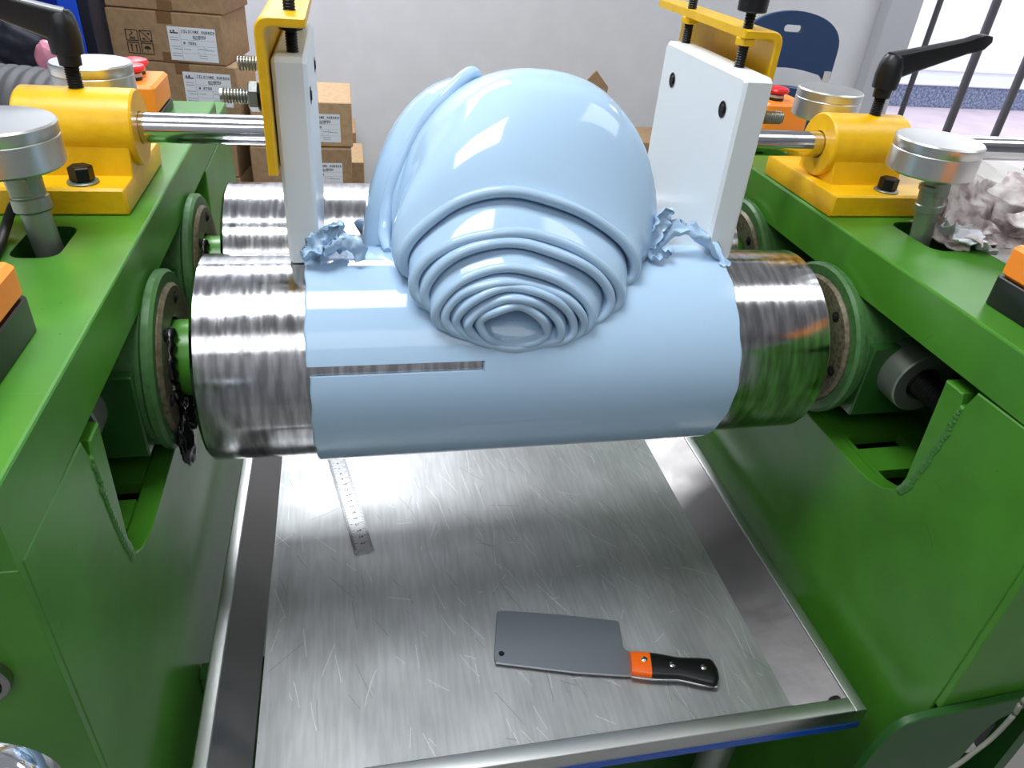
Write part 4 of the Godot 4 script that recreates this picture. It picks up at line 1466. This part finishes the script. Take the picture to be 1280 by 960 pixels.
func carton(label: String, lo: Vector3, size: Vector3, turn: float, col: Material, tag_at := Vector4(), lt: Material = null) -> Node3D:
	# lo: the lower left corner of the front face; the box runs back from it
	var t := base("carton", label, "box", lo, "cardboard cartons")
	t.rotation.y = turn
	var m := st()
	box(m, Vector3(0, 0, -size.z), Vector3(size.x, size.y, 0), 0.003)
	build("box_body", m, col, t)
	m = st()
	box(m, Vector3(size.x * 0.44, size.y - 0.024, -0.004), Vector3(size.x * 0.57, size.y + 0.0008, 0.0008))
	build("packing_tape", m, M.tape, t)
	m = st()
	box(m, Vector3(size.x * 0.44, size.y - 0.001, -size.z), Vector3(size.x * 0.57, size.y + 0.0008, 0.0))
	build("packing_tape", m, M.tape, t)
	m = st()
	box(m, Vector3(size.x * 0.44, 0.0, -0.004), Vector3(size.x * 0.57, 0.022, 0.0008))
	build("packing_tape", m, M.tape, t)
	if lt:
		m = st()
		quad(m, Vector3(tag_at.x, tag_at.y, 0.0014), Vector3(tag_at.x + tag_at.z, tag_at.y, 0.0014), Vector3(tag_at.x + tag_at.z, tag_at.y + tag_at.w, 0.0014), Vector3(tag_at.x, tag_at.y + tag_at.w, 0.0014), Vector3(0, 0, 1))
		build("paper_label", m, lt, t)
	return t

func boxes() -> void:
	var l1 := mat(grey(1.0), 0.6)
	l1.albedo_texture = label_texture("W 7021")
	var l2 := mat(grey(1.0), 0.6)
	l2.albedo_texture = label_texture("W 2750")
	var q := 0.2
	# tall stack, left of the left plate
	var a := carton("topmost brown carton of the tall stack beside the blue cabinet", Vector3(-0.69, 0.126, -1.34), Vector3(0.262, 0.115, q), -0.17, M.card)
	var b := carton("brown carton with white label and handling symbols, second from the top of the tall stack", Vector3(-0.692, 0.018, -1.335), Vector3(0.257, 0.1065, q), -0.17, M.card, Vector4(0.133, 0.006, 0.108, 0.072), l1)
	var mm := mat(grey(1.0), 0.8)
	mm.albedo_texture = marks_texture()
	mm.transparency = BaseMaterial3D.TRANSPARENCY_ALPHA_SCISSOR
	mm.alpha_scissor_threshold = 0.5
	var m := st()
	quad(m, Vector3(0.036, 0.012, 0.0012), Vector3(0.098, 0.012, 0.0012), Vector3(0.098, 0.066, 0.0012), Vector3(0.036, 0.066, 0.0012), Vector3(0, 0, 1))
	build("printed_symbols", m, mm, b)
	carton("brown carton with white label, third from the top of the tall stack", Vector3(-0.665, -0.11, -1.33), Vector3(0.25, 0.1265, 0.16), -0.17, M.card, Vector4(0.125, 0.035, 0.11, 0.075), l2)
	carton("lowest brown carton in view of the tall stack", Vector3(-0.66, -0.25, -1.34), Vector3(0.22, 0.138, 0.15), -0.17, M.card)
	carton("brown carton on the floor under the tall stack", Vector3(-0.66, -0.9, -1.34), Vector3(0.22, 0.648, 0.15), -0.17, M.card)
	# stack behind the left plate
	carton("brown carton with white label on top of the stack behind the left guide plate", Vector3(-0.40, -0.17, -1.31), Vector3(0.245, 0.110, 0.23), 0.0, M.card_pale, Vector4(0.105, 0.012, 0.11, 0.07), l2)
	carton("second brown carton with white label of the stack behind the left guide plate", Vector3(-0.41, -0.285, -1.3), Vector3(0.25, 0.113, 0.23), 0.0, M.card, Vector4(0.115, 0.012, 0.11, 0.065), l1)
	carton("lowest brown carton of the stack behind the left guide plate", Vector3(-0.41, -0.9, -1.3), Vector3(0.25, 0.613, 0.23), 0.0, M.card)
	carton("narrow brown carton edge showing behind the labelled stack", Vector3(-0.33, -0.9, -1.86), Vector3(0.188, 0.62, 0.18), 0.0, M.card)
	carton("low brown carton showing right of the labelled stack", Vector3(-0.28, -0.9, -1.6), Vector3(0.156, 0.603, 0.2), 0.0, M.card_pale)
	# right of the blue ball
	carton("brown carton between the blue roll and the right guide plate", Vector3(0.62, -0.36, -1.7), Vector3(0.3, 0.115, 0.2), 0.0, M.card)
	carton("brown carton under the one beside the right guide plate", Vector3(0.62, -0.9, -1.7), Vector3(0.3, 0.538, 0.2), 0.0, M.card)
	var fl := base("open_carton", "open brown carton flap standing up behind the blue roll", "box", Vector3(0.58, -0.9, -1.78))
	m = st()
	box(m, Vector3(-0.16, 0.0, -0.2), Vector3(0.03, 0.66, 0.0), 0.003)
	build("box_body", m, M.card, fl)
	m = st()
	prism(m, PackedVector2Array([Vector2(-0.12, 0.66), Vector2(0.084, 0.66), Vector2(0.094, 0.808), Vector2(0.048, 0.856), Vector2(0.036, 0.845)]), -0.006, 0.0, 0.0, Transform3D(Basis(), Vector3(0, 0, -0.002)))
	build("flap", m, M.card, fl)

func background() -> void:
	# blue perforated cabinet
	var t := base("tool_cabinet", "bright blue perforated steel cabinet behind the left lever", "cabinet", Vector3(0, -0.9, -1.3))
	var m := st()
	box(m, Vector3(-1.6, 0, -0.3), Vector3(-0.722, 1.25, -0.28))
	box(m, Vector3(-0.76, 0, -0.28), Vector3(-0.722, 1.25, 0.05), 0.002)
	for y in [0.99, 1.05]:
		box(m, Vector3(-1.6, y, -0.28), Vector3(-0.76, y + 0.012, 0.05), 0.002)
	box(m, Vector3(-1.6, 0.9, -0.28), Vector3(-0.74, 1.24, 0.02), 0.002)
	build("body", m, M.blue_steel, t)
	m = st()
	for iy in 8:
		for ix in 5:
			cyl(m, 0.0035, 0.0195, 0.0206, 0.0, 10, along("z", Vector3(-0.775 - ix * 0.035, 0.985 + iy * 0.035, 0)))
	build("hole", m, M.dark_hole, t).set_meta("kind", "stuff")
	m = st()
	box(m, Vector3(-0.722, 0, -0.3), Vector3(-0.697, 1.25, 0.05), 0.003)
	build("edge_post", m, M.navy_edge, t)
	# dark jacket, built as a folded body
	m = st()
	blob(m, Vector3(-0.80, 0.055, -1.13), Vector3(0.1, 0.085, 0.07), 3, 0.25, 0.1)
	blob(m, Vector3(-0.86, -0.05, -1.1), Vector3(0.16, 0.12, 0.08), 5, 0.3, 0.1)
	tag(build("jacket", m, M.cloth_navy), "dark navy jacket bundled in front of the blue cabinet", "jacket")
	m = st()
	blob(m, Vector3(-0.742, 0.062, -1.07), Vector3(0.024, 0.034, 0.02), 9, 0.12, 0.0)
	tag(build("pink_pouch", m, M.pink), "small shiny pink pouch beside the dark jacket", "pouch")
	# ribbed grey bellows
	m = st()
	var rings := []
	for i in 60:
		var u := i / 59.0
		var row := PackedVector3Array()
		for j in 20:
			var a := PI * j / 19.0
			var r := 0.052 + (0.0028 if i % 4 < 2 else 0.0)
			row.append(Vector3(lerpf(-0.80, -0.535, u), 0.075 + sin(a) * r * 0.9 + 0.012 * sin(u * PI), -0.63 + cos(a) * 0.09 + u * 0.02))
		rings.append(row)
	loft(m, rings, false, 0, 0)
	tag(build("bellows", m, M.rib), "dark grey ribbed hose cover behind the left yellow clamp", "hose cover")
	# folding chair
	var c := base("folding_chair", "dark blue plastic folding chair behind the right bracket", "chair", Vector3(1.25, -0.9, -1.72))
	c.rotation.y = -0.12
	m = st()
	var outer := []
	for k in 25:
		var a := lerpf(PI, 0.0, k / 24.0)
		outer.append(Vector2(cos(a) * 0.166, 0.955 + pow(sin(a), 0.8) * 0.115))
	var lower := [Vector2(0.166, 0.875), Vector2(0.155, 0.862)]
	for k in 9:
		var u := k / 8.0
		lower.append(Vector2(lerpf(0.13, -0.13, u), 0.885 + 0.018 * sin(u * PI)))
	lower += [Vector2(-0.155, 0.862), Vector2(-0.166, 0.875)]
	var cs := CSGCombiner3D.new()
	cs.name = "backrest"
	c.add_child(cs)
	var cp := CSGPolygon3D.new()
	cp.name = "panel"
	var pv := PackedVector2Array(outer + lower)
	pv.reverse()
	cp.polygon = pv
	cp.depth = 0.018
	cp.material = M.chair_blue
	cs.add_child(cp)
	var hole := CSGPolygon3D.new()
	hole.name = "grip_cut"
	hole.operation = CSGShape3D.OPERATION_SUBTRACTION
	var hv := rrect(-0.034, 1.008, 0.028, 1.03, 0.0105, 5)
	hole.polygon = hv
	hole.depth = 0.1
	hole.position.z = 0.04
	hole.material = M.chair_blue
	cs.add_child(hole)
	m = st()
	for s in [-1, 1]:
		tube(m, [Vector3(s * 0.15, 0.9, 0.004), Vector3(s * 0.152, 0.6, 0.02), Vector3(s * 0.155, 0.0, 0.16)], [0.011], 12, 1.0, Vector3(1, 0, 0))
		tube(m, [Vector3(s * 0.14, 0.62, 0.0), Vector3(s * 0.15, 0.0, -0.2)], [0.011], 12, 1.0, Vector3(1, 0, 0))
	build("leg_frame", m, M.cover, c)
	m = st()
	var seat := []
	for k in 17:
		var a := lerpf(PI, 0.0, k / 16.0)
		seat.append(Vector2(cos(a) * 0.15, 0.80 + sin(a) * 0.055))
	seat += [Vector2(0.15, 0.5), Vector2(-0.15, 0.5)]
	prism(m, PackedVector2Array(seat), 0.03, 0.055, 0.004)
	build("seat", m, M.chair_blue, c)

func blob(m: SurfaceTool, at: Vector3, size: Vector3, sd: int, rough: float, fold: float) -> void:
	var f := FastNoiseLite.new()
	f.seed = sd
	f.frequency = 1.3
	f.fractal_octaves = 4
	var rings := []
	for i in 31:
		var ph := lerpf(-PI / 2 + 0.03, PI / 2 - 0.03, i / 30.0)
		var row := PackedVector3Array()
		for j in 44:
			var th := TAU * j / 44
			var d := Vector3(cos(ph) * cos(th), sin(ph), cos(ph) * sin(th))
			var r := 1.0 + rough * f.get_noise_3d(d.x * 1.2, d.y * 1.2, d.z * 1.2) + fold * absf(f.get_noise_3d(d.x * 3.0 + 7.0, d.y * 3.0, d.z * 3.0))
			row.append(at + d * size * r)
		rings.append(row)
	loft(m, rings)

func crumple(m: SurfaceTool, xf: Transform3D, w: float, d: float, amp: float, sd: int, curl := 0.0, floor_y := -10.0, thick := 0.0016) -> void:
	# a sheet of cloth or paper with sharp folds; both faces and a rim
	var f := FastNoiseLite.new()
	f.seed = sd
	f.frequency = 1.0
	f.noise_type = FastNoiseLite.TYPE_CELLULAR
	f.cellular_return_type = FastNoiseLite.RETURN_DISTANCE2_SUB
	var g := FastNoiseLite.new()
	g.seed = sd + 1
	g.frequency = 1.0
	g.fractal_octaves = 2
	f.fractal_octaves = 1
	var N := 26
	var rings := []
	var back := []
	for i in N + 1:
		var row := PackedVector3Array()
		var row2 := PackedVector3Array()
		for j in N + 1:
			var u := float(i) / N - 0.5
			var v := float(j) / N - 0.5
			var uu := u + 0.06 * g.get_noise_2d(v * 5.0, 2.0)
			var vv := v + 0.06 * g.get_noise_2d(u * 5.0, 9.0)
			var h := amp * (1.5 * g.get_noise_2d(u * 1.7 + 4.0, v * 1.7) + 0.10 * f.get_noise_2d(u * 1.5, v * 1.5))
			var p := Vector3(uu * w, h, vv * d)
			if curl != 0.0:
				var a := (u + 0.5) * curl
				p.x = -w / 2 + sin(a) * w / curl
				p.y += (1.0 - cos(a)) * w / curl
			p = xf * p
			p.y = maxf(p.y, floor_y)
			row.append(p)
			row2.append(p - xf.basis.y.normalized() * thick)
		rings.append(row)
		back.append(row2)
	loft(m, rings, false, 0, 1)
	loft(m, back, false, 0, -1)
	for e in 4:
		var r := []
		var a := PackedVector3Array()
		var b := PackedVector3Array()
		for k in N + 1:
			var i := 0 if e == 0 else (N if e == 1 else k)
			var j := 0 if e == 2 else (N if e == 3 else k)
			a.append(rings[i][j])
			b.append(back[i][j])
		r.append(a)
		r.append(b)
		loft(m, r, false, 0, 0)

func rags() -> void:
	var m := st()
	crumple(m, Transform3D(Basis.from_euler(Vector3(0.1, -0.5, -0.12)), Vector3(0.665, 0.132, -0.12)), 0.26, 0.2, 0.012, 4, 0.0, TOP + 0.002)
	tag(build("paper_sheet", m, M.cover), "flat pale paper sheet lying beside the right beam behind the rags", "paper")
	# the stained rag: a few broad folds, tented over its own bulk
	m = st()
	crumple(m, Transform3D(Basis.from_euler(Vector3(0.62, 0.25, -0.1)), Vector3(0.512, 0.1475, 0.002)), 0.115, 0.085, 0.012, 14, 0.0, TOP)
	crumple(m, Transform3D(Basis.from_euler(Vector3(0.15, 0.1, 0.55)), Vector3(0.472, 0.136, 0.004)), 0.05, 0.075, 0.010, 12, 0.0, TOP)
	tag(build("rag", m, M.paper), "folded grey-pink stained rag on the right beam behind the silver knob", "rag", "crumpled rags")
	m = st()
	crumple(m, Transform3D(Basis.from_euler(Vector3(0.45, -0.3, -0.45)), Vector3(0.474, 0.134, 0.03)), 0.055, 0.035, 0.014, 21, 0.0, TOP)
	tag(build("rag", m, M.white_frame), "small crumpled white wipe tucked under the stained rag", "rag", "crumpled rags")
	m = st()
	crumple(m, Transform3D(Basis.from_euler(Vector3(0.1, 0.5, 0.1)), Vector3(0.592, 0.139, 0.0)), 0.11, 0.09, 0.006, 33, 4.2, 0.1)
	crumple(m, Transform3D(Basis.from_euler(Vector3(0.5, 0.2, -0.25)), Vector3(0.550, 0.137, 0.055)), 0.10, 0.07, 0.012, 37, 0.0, TOP)
	tag(build("rag", m, M.paper), "curled pale rag right of the stained rag, next to the orange switch box", "rag", "crumpled rags")

func small_things() -> void:
	# black cable behind the left knob
	var m := st()
	tube(m, smooth_path([Vector3(-0.424, 0.157, -0.034), Vector3(-0.436, 0.154, -0.03), Vector3(-0.447, 0.145, -0.022), Vector3(-0.452, 0.130, -0.005), Vector3(-0.447, TOP + 0.004, 0.03), Vector3(-0.44, TOP + 0.004, 0.09)], 6), [0.004], 12)
	tag(build("cable", m, M.rubber), "black cable beside the stem of the near left silver knob", "cable")
	# rope at the lower right
	m = st()
	tube(m, smooth_path([Vector3(0.43, -0.12, 0.37), Vector3(0.394, -0.150, 0.37), Vector3(0.393, -0.178, 0.37), Vector3(0.388, -0.211, 0.37), Vector3(0.378, -0.234, 0.37), Vector3(0.369, -0.252, 0.37), Vector3(0.345, -0.285, 0.37), Vector3(0.31, -0.33, 0.37)], 8), [0.0022], 10)
	tag(build("rope", m, M.rope), "pale grey rope hanging in front of the lower right frame", "rope")
	# polished knob at the lower left
	var t := base("round_knob", "polished chrome knob on a post in the lower left corner before the left stand", "knob", Vector3(-0.338, 0.042, 0.343))
	m = st()
	lathe(m, [Vector2(0.0, 0.088), Vector2(0.02, 0.088), Vector2(0.032, 0.094), Vector2(0.0362, 0.103), Vector2(0.0345, 0.112), Vector2(0.028, 0.119), Vector2(0.017, 0.123), Vector2(0, 0.1245)], 56, along("z"))
	build("cap", m, M.chrome, t)
	m = st()
	cyl(m, 0.009, -0.942, 0.02, 0.001, 28, Transform3D(Basis(), Vector3(-0.012, 0, 0.1)))
	build("neck", m, M.steel, t)
	# port in the left front plate
	var p := base("pipe_port", "round dark port with a pale metal rim in the left front plate", "pipe", Vector3(-0.3925, -0.012, 0.3362))
	m = st()
	lathe(m, [Vector2(0.0145, 0.0005), Vector2(0.0145, 0.007), Vector2(0.0175, 0.007), Vector2(0.0185, 0.006), Vector2(0.0185, 0.0)], 36, along("z"))
	build("rim", m, M.zinc, p)
	m = st()
	cyl(m, 0.0145, 0.0002, 0.001, 0.0, 30, along("z"))
	build("bore", m, M.dark_hole, p)
